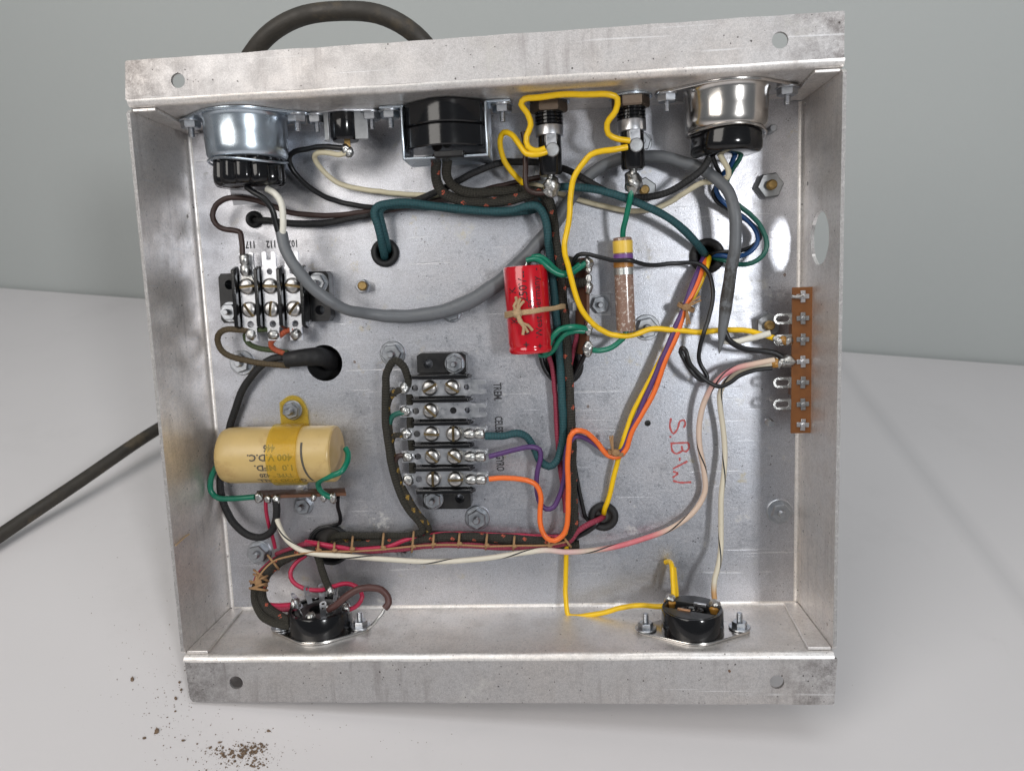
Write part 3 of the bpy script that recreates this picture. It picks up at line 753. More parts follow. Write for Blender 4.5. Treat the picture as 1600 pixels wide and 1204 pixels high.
part('boss', MB().lathe([(.0046, hg-.0035), (.0044, hg-.0012), (.0036, hg-.0006), (.0028, hg-.0010), (.002, hg-.0025)], SM2 @ T(-.0004, .0006, 0) @ Matrix.Diagonal((1.35, .95, 1, 1)), 24), 'bakelite', sk2)
for x, y, m in ((.0026, .0046, 'tin_strip'), (-.0028, -.0048, 'copper')):
    part('blade', MB().box(.0062, .0016, .0014, SM2 @ RZ(-.42) @ T(x, y, hg-.0006)), m, sk2, bevel=.0002)
rnd = random.Random(9)
for px, py in ((1047, 936), (1117, 945)):
    p = UY(px, py, YB+hg)
    part('pin_cup', MB().lathe([(.0026, -.004), (.0033, -.001), (.0026, 0)], frame(p, (0, 1, 0)), 16), 'flux', sk2)
    part('solder_joint', blob(.0028, T(p.x, p.y+.0004, p.z), (1, .85, 1), px, .25), 'solder', sk2, smooth=70)
sk1, SM1, SR1 = tube_socket(502, 984, 47.5, .0205, 'black round socket ringed by bent solder tags at the harness end', .0122)
part('insert', MB().lathe([(SR1*.8, hg-.0035), (SR1*.78, hg-.0008), (.0065, hg-.0004), (.0055, hg-.001), (.0055, hg-.006)], SM1, 40), 'bakelite_dull', sk1)
for i, a in enumerate((.15, .95, 1.75, 2.4, 3.0, 3.9, 5.2)):
    tilt = (.5, .15, .1, .35, .6, .4, .3)[i]
    F = SM1 @ RZ(a) @ T(.0098, 0, hg-.001) @ Matrix.Rotation(tilt, 4, 'Y') @ RZ(0)
    MT = F @ Matrix.Rotation(math.pi/2, 4, 'Z') @ Matrix.Rotation(math.pi/2, 4, 'X')
    out = hull(circ(.0017, 12, 0, .0078) + [(-.0013, 0), (.0013, 0)])
    part('solder_tag', MB().plate(out, [circ(.0008, 12, 0, .0078), circ(.0008, 12, 0, .0050)], .0004, MT), 'tin_strip', sk1)
for px, py, h, s_ in ((462, 944, 24, .0030), (516, 924, 20, .0026), (512, 953, 30, .0027), (541, 950, 26, .0024), (486, 966, 34, .0030)):
    p = U(px, py, h); part('solder_joint', MB().sphere(s_, T(*p), squash=(.9, 1.2, .9), jit=.16, rnd=rnd), 'solder', sk1, smooth=70)

# ------------------------------------------------------------------ screw terminal blocks
def slab(mb, x0, x1, y0, y1, z0, z1, M): return mb.box(x1-x0, y1-y0, z1-z0, M @ T((x0+x1)/2, (y0+y1)/2, 0), z0)
def terminal_block(pa, pb, n, side, label, rots, missing, nuts, crimps, lugs_lo, lugs_hi):
    """pa, pb: pixels of the middle of the first and last strip (12 mm above the plate); strips run across."""
    A, B = U(*pa, 12.5), U(*pb, 12.5); u = (B-A); u.z = 0; pit = u.length/(n-1); u.normalize()
    c = (A+B)/2; c.z = -D; M = frame(c, (0, 0, 1), u)         # local x along the row of strips, local y across
    t = thing('terminal_block', label, 'terminal block', c); x0 = -(n-1)/2*pit
    half = (n/2)*pit
    mb = MB(); slab(mb, -half-.001, half+.001, -.0118, .0118, .0003, .0105, M)
    part('base', mb, 'bakelite_dull', t, bevel=.0006)
    for sx in (-1, 1):
        out = [(sx*(half+.0012), -.0125), (sx*(half+.0098), -.0125), (sx*(half+.0112), -.0105), (sx*(half+.0112), .0105), (sx*(half+.0098), .0125), (sx*(half+.0012), .0125)]
        if sx < 0: out = out[::-1]
        hs = [circ(.0024, 20, sx*(half+.0058), s_*.0068) for s_ in (-1, 1)]
        part('end_ear', MB().plate(out, hs, .0077, M @ T(0, 0, .008)), 'bakelite_dull', t)
        s_ = nuts[0 if sx < 0 else 1]; MM = M @ T(sx*(half+.0058), s_*.0068, .0081)
        nn_ = inst('nut', NUT_S, None, t, MM @ T(0, 0, .0008)); inst('washer', WASH_S, None, nn_, T(0, 0, -.0008)); inst('stud', STUD_S, None, nn_, T(0, 0, 0))
    for i in range(n+1):
        x = x0+(i-.5)*pit; out = [(-.0150, .0104), (-.0158, .0112), (-.0140, .0165), (.0140, .0165), (.0158, .0112), (.0150, .0104)]
        a = [M @ Vector((x-.0010, y, z)) for y, z in out]; b_ = [M @ Vector((x+.0010, y, z)) for y, z in out]
        mb = MB(); mb.loft([a, b_]); part('barrier', mb, 'bakelite', t, bevel=.0004)
    for i in range(n):
        x = x0+i*pit; z = .0122; w_ = .0041
        def tabend(sg, lug):
            if lug == 'cup': return [(w_, sg*.0142), (.0030, sg*.0150), (.0030, sg*.0215), (-.0030, sg*.0215), (-.0030, sg*.0150), (-w_, sg*.0142)]
            return [(w_, sg*.0142), (.0035, sg*.0155), (.0035, sg*.0220), (.0028, sg*.0226), (.0016, sg*.0226), (.0012, sg*.0220), (.0012, sg*.0185), (-.0012, sg*.0185), (-.0012, sg*.0220), (-.0016, sg*.0226), (-.0028, sg*.0226), (-.0035, sg*.0220), (-.0035, sg*.0155), (-w_, sg*.0142)]
        hi = tabend(1, lugs_hi[i]); lo = tabend(-1, lugs_lo[i])
        out = [(x+a, b_) for a, b_ in lo[::-1]] + [(x+a, b_) for a, b_ in hi]
        hs = [circ(.0014, 16, x-.001, .0146), circ(.0016, 16, x-.0006, -.0146)]
        hs = [circ(.0015, 16, x, .0128), circ(.0017, 16, x, -.0132)]
        for k, sy in ((0, 1), (1, -1)):
            if (i, k) in missing: hs.append(circ(.0017, 16, x, sy*.0057))
        st = part('strip', MB().plate(out, hs, .0012, M @ T(0, 0, z)), 'tin_strip', t)
        for k, sy in ((0, 1), (1, -1)):
            if (i, k) in missing: continue
            lift = .0009 if (i, k) in crimps else 0
            inst('screw', SCREW, None, st, M @ T(x, sy*.0057, z+lift) @ RZ(rots[i][k]))
            if lift:
                ring = hull(circ(.0041, 24, x, sy*.0057) + [(x-.0022, sy*.0115), (x+.0022, sy*.0115)])
                mb = MB().prism(ring, .0008, M, z+.0001)
                mb2 = MB(); mb2.lathe([(.0020, 0), (.0027, .0015), (.0026, .0045), (.0020, .0052), (.0026, .006), (.0026, .0095), (.0018, .0105)], M @ frame((x, sy*.0112, z+.0014), (0, sy, .05)), 16)
                ct = part('crimp_tongue', mb, 'solder', t); part('crimp_barrel', mb2, 'solder', t, smooth=60)
        for k, (sg, lug) in enumerate(((1, lugs_hi[i]), (-1, lugs_lo[i]))):
            if lug == 'cup':
                p = M @ Vector((x, sg*.0185, z)); part('solder_joint', blob(.0027, T(*p), (1.05, 1.05, .8), rnd.uniform(0, 9)), 'solder', t, smooth=70)
    return t, M, pit
# pixel direction of the row fixes the local axes: block one runs left to right (local y points up the picture)
tb1, TM1, _ = terminal_block((388.5, 465.5), (458.5, 464), 3, 1, 'black three-way screw terminal block under the grey cable bend', [(.1, -1.0), (-.05, 1.45), (-.15, .9)], set(), (-1, 1), {(0, 0)},
                             ['cup', 'cup', 'cup'], ['fork', 'fork', 'fork'])
# block two runs down the picture: local x points down, local y to the right
tb2, TM2, _ = terminal_block((689, 605.5), (694.5, 748), 5, 1, 'black five-way screw terminal block beside the TREM and GYRO lettering', [(2.55-1.57, 2.1), (0, .8), (1.57+1.57, 1.5), (.9, .8), (1.6, 3.14)], {(1, 0)}, (1, -1), {(2, 0), (3, 0), (4, 0)},
                             ['cup']*5, ['fork', 'fork', 'fork', 'fork', 'fork'])
# ------------------------------------------------------------------ wax-paper capacitor in its amber strap
A, B = U(350, 711, 15), U(526, 708, 15); ax = (B-A).normalized(); r = .0143; Lc = (B-A).length
cap = thing('paper_capacitor', 'fat cream tubular capacitor with upside-down lettering held by an amber strap', 'capacitor', (A.x+.03, A.y, -D))
MC = frame(A, ax, (0, 1, 0))
part('body', MB().lathe([(r*.80, .0), (r*.93, .0012), (r*.985, .0035), (r, .007), (r, Lc-.0016), (r*.985, Lc-.0004), (r*.955, Lc)], MC, 64), 'wax', cap, smooth=60)
part('end_seal', MB().lathe([(r*.95, Lc-.001), (r*.93, Lc+.0003), (r*.5, Lc+.0007), (.001, Lc+.0009)], MC, 48), 'wax_end', cap, smooth=60)
ydir = ax.cross(Vector((0, 0, 1))).normalized()
zc = Vector((0, 0, 1)); zc = (zc-ax*zc.dot(ax)).normalized(); yc = zc.cross(ax)
if yc.y < 0: yc = -yc
def wrap(s, size, sx, along, ang, rad, O, a, zz, yy, flip, mat, parent):
    vs, fs = text_mesh(s, size, sx); out = []
    for x, y, _ in vs:
        th = ang + flip*y/rad; out.append(tuple(O + a*(along + flip*x) + (zz*math.cos(th) + yy*math.sin(th))*(rad+.00012)))
    part('printed_lettering', MB().add(out, fs), mat, parent, smooth=0)
sA_ = lambda px: (U(px, 710, 28)-A).dot(ax)
for s, px, ang, sz, sx in (('446', 421, .44, .0050, .8), ('400 V.D.C.', 422, .12, .0046, 1.10), ('1.0  MFD.', 428, -.25, .0044, 1.15), ('TYPE * 420', 428, -.58, .0038, .95), ('GOOD - ALL', 434, -.90, .0046, .95)):
    wrap(s, sz, sx, sA_(px), ang, r, A, ax, zc, yc, -1, 'ink', cap)
mb = MB(); vs = []; fs = []
for i in range(13):
    th = .62-1.60*i/12; al = sA_(471)+.0035*(i/12)**2
    for dx in (-.00055, .00055): vs.append(tuple(A+ax*(al+dx)+(zc*math.cos(th)+yc*math.sin(th))*(r+.00012)))
fs = [(2*i, 2*i+1, 2*i+3, 2*i+2) for i in range(12)]; part('polarity_mark', mb.add(vs, fs), 'ink', cap, smooth=0)
# strap: band round the body with a flat foot bolted to the plate
st = thing('cable_clamp', 'translucent amber plastic strap bolted down over the cream capacitor', 'clamp', U(458, 638, 0))
a0, a1 = sA_(417), sA_(463); prof = [(r+.0003, a0), (r+.0013, a0), (r+.0013, a1), (r+.0003, a1), (r+.0003, a0)]
part('band', MB().lathe(prof, MC, 64, caps=False), 'amber_nylon', st, smooth=50)
f0 = U(458, 640, 1); foot = hull(circ(.0066, 24, f0.x, f0.y+.001) + [(f0.x-.0070, f0.y+.004), (f0.x-.0072, f0.y-.013), (f0.x+.0078, f0.y-.013), (f0.x+.0076, f0.y)])
part('foot', MB().plate(foot, [circ(.002, 16, f0.x, f0.y)], .0011, T(0, 0, -D+.0014)), 'amber_nylon', st, bevel=.0002)
M = T(f0.x, f0.y, -D+.0015)
w0 = inst('washer', WASH_S, None, st, M); n0 = inst('nut', NUT_S, None, st, M @ T(0, 0, .0011) @ RZ(.3)); inst('stud', STUD_M, None, n0, T(0, 0, .0006))

# ------------------------------------------------------------------ red film capacitor
A2, B2 = U(829, 547, 17), U(820.5, 416, 17); ax2 = (B2-A2).normalized(); r2 = .0106; L2 = (B2-A2).length
rc = thing('film_capacitor', 'glossy red tubular capacitor tied with brown twine to the harness', 'capacitor', (A2.x, A2.y, -D))
M2 = frame(A2, ax2, (0, 0, 1))
part('body', MB().lathe([(r2*.78, -.0006), (r2*.93, -.001), (r2*.99, 0), (r2*.995, .0012), (r2*.965, .0020), (r2*.97, .0028), (r2, .004), (r2, L2-.0012), (r2*.97, L2), (r2*.86, L2+.0002), (r2*.82, L2-.0006), (.001, L2-.0006)], M2, 64), 'red_film', rc, smooth=60)
z2 = Vector((0, 0, 1)); z2 = (z2-ax2*z2.dot(ax2)).normalized(); x2 = ax2.cross(z2)
if x2.x < 0: x2 = -x2
for s, al, ang, sz, sx in (('+  West Germany  -', .5, .52, .0050, .92), ('+  0,1      250V--', .5, -.10, .0058, .92), ('KO     K', .55, -.62, .0055, .9), ('E9', .56, .22, .0040, .9)):
    wrap_vs, wrap_fs = text_mesh(s, sz, sx, .004); out = []
    for x, y, _ in wrap_vs:
        th = ang - y/r2; out.append(tuple(A2 + ax2*(al*L2+x) + (z2*math.cos(th)+x2*math.sin(th))*(r2+.0001)))
    part('printed_lettering', MB().add(out, wrap_fs), 'ink_red', rc, smooth=0)
part('lead', MB().tube(spline([B2+ax2*-.001+z2*.003, B2+ax2*.0012+z2*.003+x2*.001, U(824, 407, 20)]), .0005, 8), 'solder', rc)

# ------------------------------------------------------------------ resistor
A3, B3 = U(972.5, 371, 13), U(978.5, 517, 13); ax3 = (B3-A3).normalized(); L3 = (B3-A3).length; r3 = .0047; M3 = frame(A3, ax3)
rs = thing('resistor', 'brown speckled resistor with yellow, violet, orange and silver bands', 'resistor', (A3.x, B3.y, -D))
part('body', MB().lathe([(r3*.85, 0), (r3*.97, .0004), (r3*.985, .0015), (r3, L3*.34), (r3, L3*.90), (r3*1.0, L3-.0006), (r3*.9, L3)], M3, 40), 'res_speckle', rs, smooth=50)
for f0_, f1_, m in ((.035, .165, 'res_yellow'), (.175, .245, 'res_violet'), (.250, .315, 'res_orange'), (.320, .395, 'res_silver')):
    part('colour_band', MB().lathe([(r3*.99, f0_*L3), (r3+.00012, f0_*L3+.0001), (r3+.00012, f1_*L3-.0001), (r3*.99, f1_*L3)], M3, 40, caps=False), m, rs, smooth=0)

# ------------------------------------------------------------------ tag strips
rnd = random.Random(4)
hB = 17; bx0 = U(1237.5, 560, hB); bx1 = U(1273.5, 560, hB); by0 = U(1255, 448.5, hB); by1 = U(1255, 676.5, hB)
ts = thing('tag_strip', 'orange-brown phenolic tag strip with seven crossed rivets along the right wall', 'tag strip', (bx1.x, by1.y, -D))
cx, cy = (bx0.x+bx1.x)/2, (by0.y+by1.y)/2; wx, wy = bx1.x-bx0.x, by0.y-by1.y
part('board', MB().box(wx, wy, .0016, T(cx, cy, -D+hB*.001-.0016)), 'phenolic', ts, bevel=.0002)
part('spacer', MB().box(.005, wy*.12, hB*.001-.0018, T(cx+.0005, cy+wy*.2, -D+.0001)), 'phenolic_dark', ts)
part('spacer', MB().box(.005, wy*.12, hB*.001-.0018, T(cx+.0005, cy-wy*.2, -D+.0001)), 'phenolic_dark', ts)
for k, y in enumerate((463, 497, 530, 564.5, 597, 631, 663)):
    p = U(1254, y, hB); mb = MB(); Mx = T(p.x, p.y, p.z+.00005) @ RZ(.08*math.sin(k*3))
    mb.box(.0058, .0022, .0007, Mx); mb.box(.0022, .0056, .0009, Mx); mb.lathe([(.0013, .0005), (.0013, .0014), (.0008, .0018)], Mx, 12)
    rv = part('rivet', mb, ('tin_strip', 'grey_nut', 'lug_disc')[k % 3], ts, bevel=.00015)
    if k in (1, 2, 3, 4, 5):
        out = hull(circ(.0026, 20, -.0060, 0) + [(.0008, -.0026), (.0008, .0026)]); slot = hull(circ(.0014, 14, -.0060, 0) + circ(.0014, 14, -.0026, 0))
        part('lug', MB().plate(out, [slot], .0006, T(bx0.x, p.y, p.z-.0004)), 'solder', ts, bevel=.0002)
    if k in (2, 3):
        for q in range(4):
            s_ = .0022+.0007*(k == 3); pp = T(bx0.x-.0018-.0019*q, p.y+rnd.uniform(-.0008, .0008), p.z-.0002)
            part('solder_joint', blob(s_*(1-.1*q), pp, (1.1, 1, .8), rnd.uniform(0, 9)), 'solder' if q != 1 + (k == 3)*2 else 'flux', ts, smooth=70)
part('bent_wire_end', MB().tube(spline([U(1237, 463, hB+1.2), U(1247, 464, hB+1.5), U(1254, 461, hB+1.2)]), .0009, 8), 'solder', ts)
def edge_strip(top_px, base_px, hT, label, lug_px, thick=.0016):
    a, b = U(*top_px[0], hT), U(*top_px[1], hT); c, d = U(*base_px[0], 2), U(*base_px[1], 2)
    t = thing('tag_strip', label, 'tag strip', ((c.x+d.x)/2, (c.y+d.y)/2, -D)); n = (b-a).cross(c-a).normalized()*thick/2
    q = [a, b, d, c]; part('board', MB().loft([[tuple(p-n) for p in q], [tuple(p+n) for p in q]]), 'phenolic_dark', t, bevel=.0002)
    fx = (c+d)/2; part('foot', MB().box(.007, .008, .0009, T(fx.x, fx.y, -D+.0003)), 'tin_strip', t)
    part('stand', MB().box(.004, .004, .0035, T(fx.x, fx.y, -D+.0003)), 'tin_strip', t)
    for px, py, s_ in lug_px:
        p = U(px, py, hT+.6); part('solder_joint', blob(s_, T(*p), (1, 1.3, .8), rnd.uniform(0, 9)), 'solder', t, smooth=70)
    return t
edge_strip([(919, 402), (919, 556)], [(901, 404), (901, 552)], 15, 'dark brown tag strip standing on edge between red capacitor and resistor', [(919, 411, .0024), (919.5, 421, .0017), (919.5, 436, .0018), (919, 449, .0022), (920, 507, .0023), (919, 516, .0018), (918.5, 543, .0026), (918, 551, .0018)])
edge_strip([(398, 777), (541, 772)], [(402, 768), (539, 764)], 14, 'brown tag strip standing on edge below the cream capacitor', [(404, 777, .0022), (419, 779, .0017), (432, 779.5, .0021), (490, 777, .0015), (506, 777, .0018), (520, 777, .0021)])
# square lug under the nut by the dark strip
bq = U(938, 476, 0); part('lug_washer', MB().box(.0125, .0105, .0006, T(bq.x-.001, bq.y, -D+.0001)), 'tin_strip', ch, bevel=.0002)

# ------------------------------------------------------------------ grommets
def grommet(px, py, ro, ri, label, ys=1.0):
    c = U(px, py); k = (U(px+1, py)-c).length; ro *= k; ri *= k; m_ = (ro+ri)/2; hw = (ro-ri)/2; prof = []
    for i in range(13):
        a = -math.pi/2+2*math.pi*i/12; prof.append((m_+hw*math.cos(a), .0022*math.sin(a)+.0005))
    mb = MB().lathe(prof, T(c.x, c.y, -D) @ Matrix.Diagonal((1, ys, 1, 1)), 36, caps=False)
    mb.lathe([(ri*1.02, -.0120), (ri*1.02, .0005)], T(c.x, c.y, -D), 30, caps=False); mb.lathe([(ri*1.02, -.0122), (ri*1.02, -.0120)], T(c.x, c.y, -D), 30)  # closed rubber well added behind the plate so the opening looks dark
    return solo('grommet', mb, 'rubber', label, 'grommet', base=(c.x, c.y, -D))
grommet(602, 395, 22, 11.5, 'black rubber grommet where the pair of teal cloth wires enters')
grommet(1105, 400, 28, 15, 'large black grommet where yellow, violet, orange and teal wires meet')
grommet(943, 806, 23.5, 12, 'black grommet where a yellow and a rose wire enter the plate')
grommet(398, 343, 13, 5, 'small black grommet with one black cord near the ribbed plug')
grommet(881, 571, 31, 20, 'black grommet half hidden under the harness below the red capacitor')
grommet(517, 850, 32, 26, 'wide dark grommet where the gold-flecked cloth wires enter')

# ------------------------------------------------------------------ wires (pixel, pixel, millimetres above the plate)
wire('yellow_wire', 'w_yellow', 1.35, [(852, 232, 31), (838, 236, 31), (825, 229, 31), (823, 213, 31), (829, 196, 32), (823, 177, 34), (814, 163, 36), (819, 154, 37), (843, 151, 38), (900, 148.5, 39), (952, 148, 39), (965, 154, 38), (963, 173, 36), (949, 193, 33), (950, 209, 31), (964, 217, 30), (984, 220, 29)], 'yellow jumper wire bridging the two fuse holders')
wire('yellow_wire', 'w_yellow', 1.35, [(854, 237, 30), (838, 242, 31), (823, 241, 30), (812, 226, 28), (800, 209, 25), (787, 207, 22), (780.5, 219, 20), (785, 245, 17), (799, 268, 14), (817, 287, 10), (832, 302, 6)], 'yellow wire curling from the first fuse holder down beneath the cloth harness')
wire('yellow_wire', 'w_yellow', 1.35, [(980, 230, 30), (962, 233, 31), (940, 236, 31), (923, 242, 31), (910, 256, 30), (897, 277, 29), (893, 300, 28), (890, 330, 27), (884.5, 362, 26), (882.5, 385, 26), (889, 420, 24), (897, 455, 22), (911, 485, 20), (929, 508, 17), (949, 521, 15), (974, 524, 14), (998, 520, 13), (1020, 513.5, 12), (1060, 516, 11), (1100, 519, 11), (1140, 515.5, 12), (1165, 515.5, 13), (1190, 522, 14), (1208, 528, 15.5), (1221, 531, 16)], 'long yellow wire running from fuse holder past the resistor to the tag strip')
wire('green_wire', 'w_green', 1.35, [(988, 293, 22), (985, 308, 22), (979.5, 335, 19), (974, 358, 15), (973, 374, 13)], 'green wire dropping straight from fuse holder into the resistor top')
wire('green_wire', 'w_green', 1.35, [(978, 512, 13), (977, 524, 13), (967, 535, 13), (950, 545, 14), (932, 547, 15), (919, 545, 15)], 'green wire from the resistor foot to the dark tag strip')
wire('black_wire', 'w_black', 1.05, [(897, 422, 12), (897, 408, 15), (903, 399, 17), (915, 397, 18), (935, 401, 19), (960, 406.5, 19.6), (985, 407.5, 19.6), (1000, 412, 17), (1020, 414, 14), (1060, 410.5, 11), (1082, 409.5, 11), (1095, 413.5, 11), (1107, 427, 11), (1113, 447, 12), (1114, 470, 13), (1108, 496, 14.5), (1097, 522, 15), (1093, 547, 13), (1094, 565, 12), (1103, 583, 12), (1105, 592, 12), (1098, 595, 13), (1085, 586, 14), (1072, 567, 14), (1062.5, 549, 14), (1065, 543, 15), (1071, 547, 16), (1078, 566, 16), (1092, 584, 15), (1107, 597, 15), (1122, 603, 15), (1140, 598.5, 16), (1158, 587, 16), (1178, 578.5, 16), (1206, 575, 16)], 'thin black wire crossing the resistor and looping back to the tag strip')
t = NT('w_grey_worn'); tc = t.new('ShaderNodeTexCoord'); sep = t.new('ShaderNodeSeparateXYZ'); t.link(tc.outputs['UV'], sep.inputs[0]); ob = tc.outputs['Object']
c = t.mix(t.noise(ob, 90, 5), (.112, .120, .130), (.135, .143, .153)); c = t.mix(t.ramp(t.noise(ob, 160, 7, .7), [(.55, 0), (.72, .5)]), c, (.06, .06, .062))
mk = t.ramp(sep.outputs[1], [(.0, 0), (1, 0)]); GREY = (t, sep, c, ob)
GTR = [(440, 364, 27), (1149, 340, 21)]
wire('grey_cable', 'w_grey_worn', 3.75, [(440, 364, 27), (443, 378, 28), (450, 398, 29), (463, 421, 29.5), (485, 446, 29), (510, 467, 27), (541, 482, 22), (580, 491, 14), (630, 494, 9), (680, 489, 8), (720, 477, 7), (760, 456, 6), (795, 428, 5), (820, 402, 4.3), (845, 376, 4.2), (866, 350, 4.2), (880, 330, 4.5), (896, 304, 6), (915, 280, 8), (942, 259, 9), (975, 247, 9.5), (1010, 244, 10), (1050, 249, 12), (1090, 262, 15), (1120, 280, 18), (1141, 305, 20), (1149, 340, 21), (1148.5, 380, 20), (1144, 420, 18), (1136, 460, 16), (1132.5, 490, 15.2), (1130, 512, 15), (1127.5, 530, 14.8), (1125, 543, 14.5), (1123.5, 552, 14)], 'thick grey jacketed cable sweeping across the whole chassis', 'cable', sides=24, wob=.04, taper=(.022, .08), swell=lambda f: .74+.28*max(0, 1-((f-.36)/.20)**2)+.06*max(0, 1-((f-.93)/.08)**2))
gc = bpy.data.objects['grey_cable']; Lg = max(gc.data.uv_layers[0].data[i].uv.y for p in gc.data.polygons if len(p.vertices) == 4 for i in p.loop_indices); t, sep, c, ob = GREY
mk = t.ramp(t.math('DIVIDE', t.math('SUBTRACT', Lg, sep.outputs[1]), .08), [(.20, 0), (.27, 1), (.50, 1), (.66, 0)])
sm = t.math('MULTIPLY', mk, t.ramp(t.noise(ob, 230, 6, .75), [(.40, 0), (.52, .85)]))
t.set(**{'Base Color': t.mix(sm, c, (.032, .028, .024)), 'Roughness': .46}); t.bump(t.noise(ob, 300, 4), .2, .0006)
wire('black_wire', 'w_black', 1.4, [(1132, 516, 14), (1139, 530, 14.5), (1155, 541, 15.5), (1172, 547, 16), (1192, 549, 16.5), (1212, 552, 16.8), (1222, 558, 17)], 'black wire from the slit grey jacket end to a soldered lug')
wire('white_wire', 'w_white', 1.5, [(1128, 532, 12), (1148, 534.5, 13.2), (1168, 530, 14.5), (1190, 524, 15.5), (1204, 520, 16.2)], 'short white wire from the slit grey jacket end beside the yellow wire')
wire('black_wire', 'w_black', 1.4, [(385, 292, 30), (397, 301, 31), (413, 311, 31), (424, 325, 30), (429, 341, 29), (433, 356, 28), (439, 374, 27)], 'black wire from the ribbed plug into the grey cable jacket')
wire('white_wire', 'w_white', 1.55, [(417, 295, 28), (428, 302, 29), (438, 316, 30), (442, 332, 29.5), (443, 350, 29), (441, 370, 28)], 'white wire from the ribbed plug into the grey cable jacket')
wire('brown_wire', 'w_brown', 1.35, [(379, 406, 14), (378.5, 392, 14), (376.5, 372, 14), (375, 363, 14), (368, 360.5, 14), (350, 358.5, 14), (338, 351, 13), (331.5, 336, 13), (336, 321, 13), (350, 311.5, 13), (370, 308.5, 13), (395, 312, 12), (425, 322, 10), (450, 331, 8), (490, 336, 7), (530, 336, 6), (565, 331.5, 5.5), (620, 326, 4), (700, 311, 3), (770, 294, 4), (814, 283, 5), (845, 277, 6)], 'dark brown wire looping from the terminal block round beneath the ribbed plug')
wire('brown_wire', 'w_brown', 1.3, [(817, 206, 18), (820, 222, 18), (821, 250, 19), (821.5, 275, 20), (823, 292, 20), (831, 300, 20), (846, 302, 21), (856, 300, 22)], 'brown wire hanging beside the first fuse holder into its solder tip')
wire('black_wire', 'w_black_cloth', 1.65, [(399, 344, -4), (401, 344, 1), (412, 344, 3.5), (450, 348, 4.5), (485, 350, 5), (520, 346.5, 5), (560, 338, 5), (600, 329, 4.5), (650, 313, 5.5), (690, 296, 9), (720, 281, 11), (745, 268, 12), (775, 257, 12), (800, 253, 11), (840, 254, 9), (880, 263, 8), (920, 284, 15.5), (955, 302, 16), (985, 309, 13), (1015, 307.5, 14), (1045, 299, 18), (1075, 283, 22), (1098, 264, 24), (1108, 247, 24)], 'black cord from small grommet across the back to the nickel can plug')
wire('black_wire', 'w_black', 1.3, [(538, 232, 23), (520, 230.5, 22), (500, 229.5, 20), (478, 232, 17), (461, 236.5, 15), (452.5, 246, 13), (456, 262, 11), (474, 285, 9), (499, 303, 7.5), (530, 315, 6.5), (562, 321.5, 6), (600, 323.5, 5), (650, 318.5, 3.5), (700, 312, 2)], 'black wire bowing out from the phono jack')
wire('cream_wire', 'w_cream', 1.3, [(544, 238, 23), (530, 241.5, 22), (511, 238.5, 20), (496, 239, 17), (492.5, 246, 14), (503, 265, 10), (525, 284, 7), (556, 294.5, 5), (600, 300, 4), (650, 305, 3), (700, 306, 2), (760, 299, 1.6), (830, 289, 1.6), (895, 309, 1.8), (930, 318.5, 2.5), (970, 328, 4), (1008, 329, 6), (1040, 320, 8), (1068, 303, 10), (1094, 286, 12), (1118, 283.5, 16), (1136, 277, 19), (1138, 266, 21), (1131, 253, 23), (1124, 240, 25)], 'cream wire from phono jack under the harness to the nickel can plug')
wire('black_wire', 'w_black', 1.05, [(1113, 243, 22), (1118, 256, 19), (1124, 270, 15), (1122, 285, 11), (1114, 300, 8), (1119, 313, 7), (1140, 328, 6), (1166, 344, 6), (1184, 360, 7), (1187, 372, 8), (1176, 385, 8), (1155, 392.5, 7), (1130, 394, 5), (1112, 397, 1), (1108, 399, -5)], 'thin black wire in the loop of three from the nickel can to the large grommet')
wire('blue_wire', 'w_blue', 1.15, [(1149, 241, 22), (1144, 252, 19), (1137, 263, 16), (1126, 275, 13), (1120.5, 293, 11), (1126, 310, 9), (1145, 327, 8), (1168, 344, 8), (1182, 365, 9), (1182, 381, 10), (1170, 395, 10), (1150, 401, 8), (1125, 399, 5), (1110, 400, -4)], 'blue wire looping from the nickel can plug to the large grommet')
wire('green_wire', 'w_dkgreen', 1.15, [(1159, 238, 22), (1155, 250, 19), (1147, 262, 17), (1139, 275, 14), (1134, 292, 12), (1146, 313, 11), (1170, 334, 11), (1190, 355, 12), (1198.5, 377, 13), (1193, 398, 13), (1176, 411, 11), (1150, 412.5, 8), (1128, 406, 5), (1111, 402, -3)], 'dark green wire making the widest loop to the large grommet')
TEAL = [(601, 404, -4), (600, 396, 3), (596, 378, 8), (590, 352, 11), (584.5, 331, 12), (590, 321, 12), (610, 317, 12), (650, 318.5, 12), (700, 324, 12), (760, 330, 12), (800, 329, 13), (822, 322, 15), (840, 322.5, 16), (850, 336, 15), (856, 368, 13), (861, 415, 11), (867, 470, 10), (872, 530, 10), (876.5, 590, 9), (879.5, 650, 8), (878, 695, 7), (870, 720, 7), (857, 729, 7), (844, 721, 8), (834, 697, 9), (823, 681, 10), (806, 676.5, 12), (785, 680.5, 13), (758, 681, 13.6)]
wire('teal_wire', 'w_teal', 1.95, TEAL, 'teal cloth wire from its grommet down past red capacitor to the CELESTE screw', wob=.05)
wire('teal_wire', 'w_teal', 1.85, [(607, 392, -4), (605, 386, 3), (601, 368, 7), (597, 348, 9), (594, 331, 10), (602, 322, 10.5), (625, 320, 10), (665, 322, 9), (710, 326.5, 9), (760, 331, 9), (800, 332, 8), (835, 327, 6), (858, 318, 4)], 'second teal cloth wire doubling behind the first out of the same grommet', wob=.05)
wire('teal_wire', 'w_teal', 1.9, [(842, 308, 13), (858, 300, 15), (874, 293, 17), (892, 291.5, 18), (920, 294, 18), (960, 304, 18.5), (1000, 318, 18), (1040, 338, 15), (1070, 360, 11), (1089, 381, 7), (1100, 395, 2), (1104, 401, -4)], 'teal cloth wire arching from the fuse holder tip to the large grommet', wob=.05)
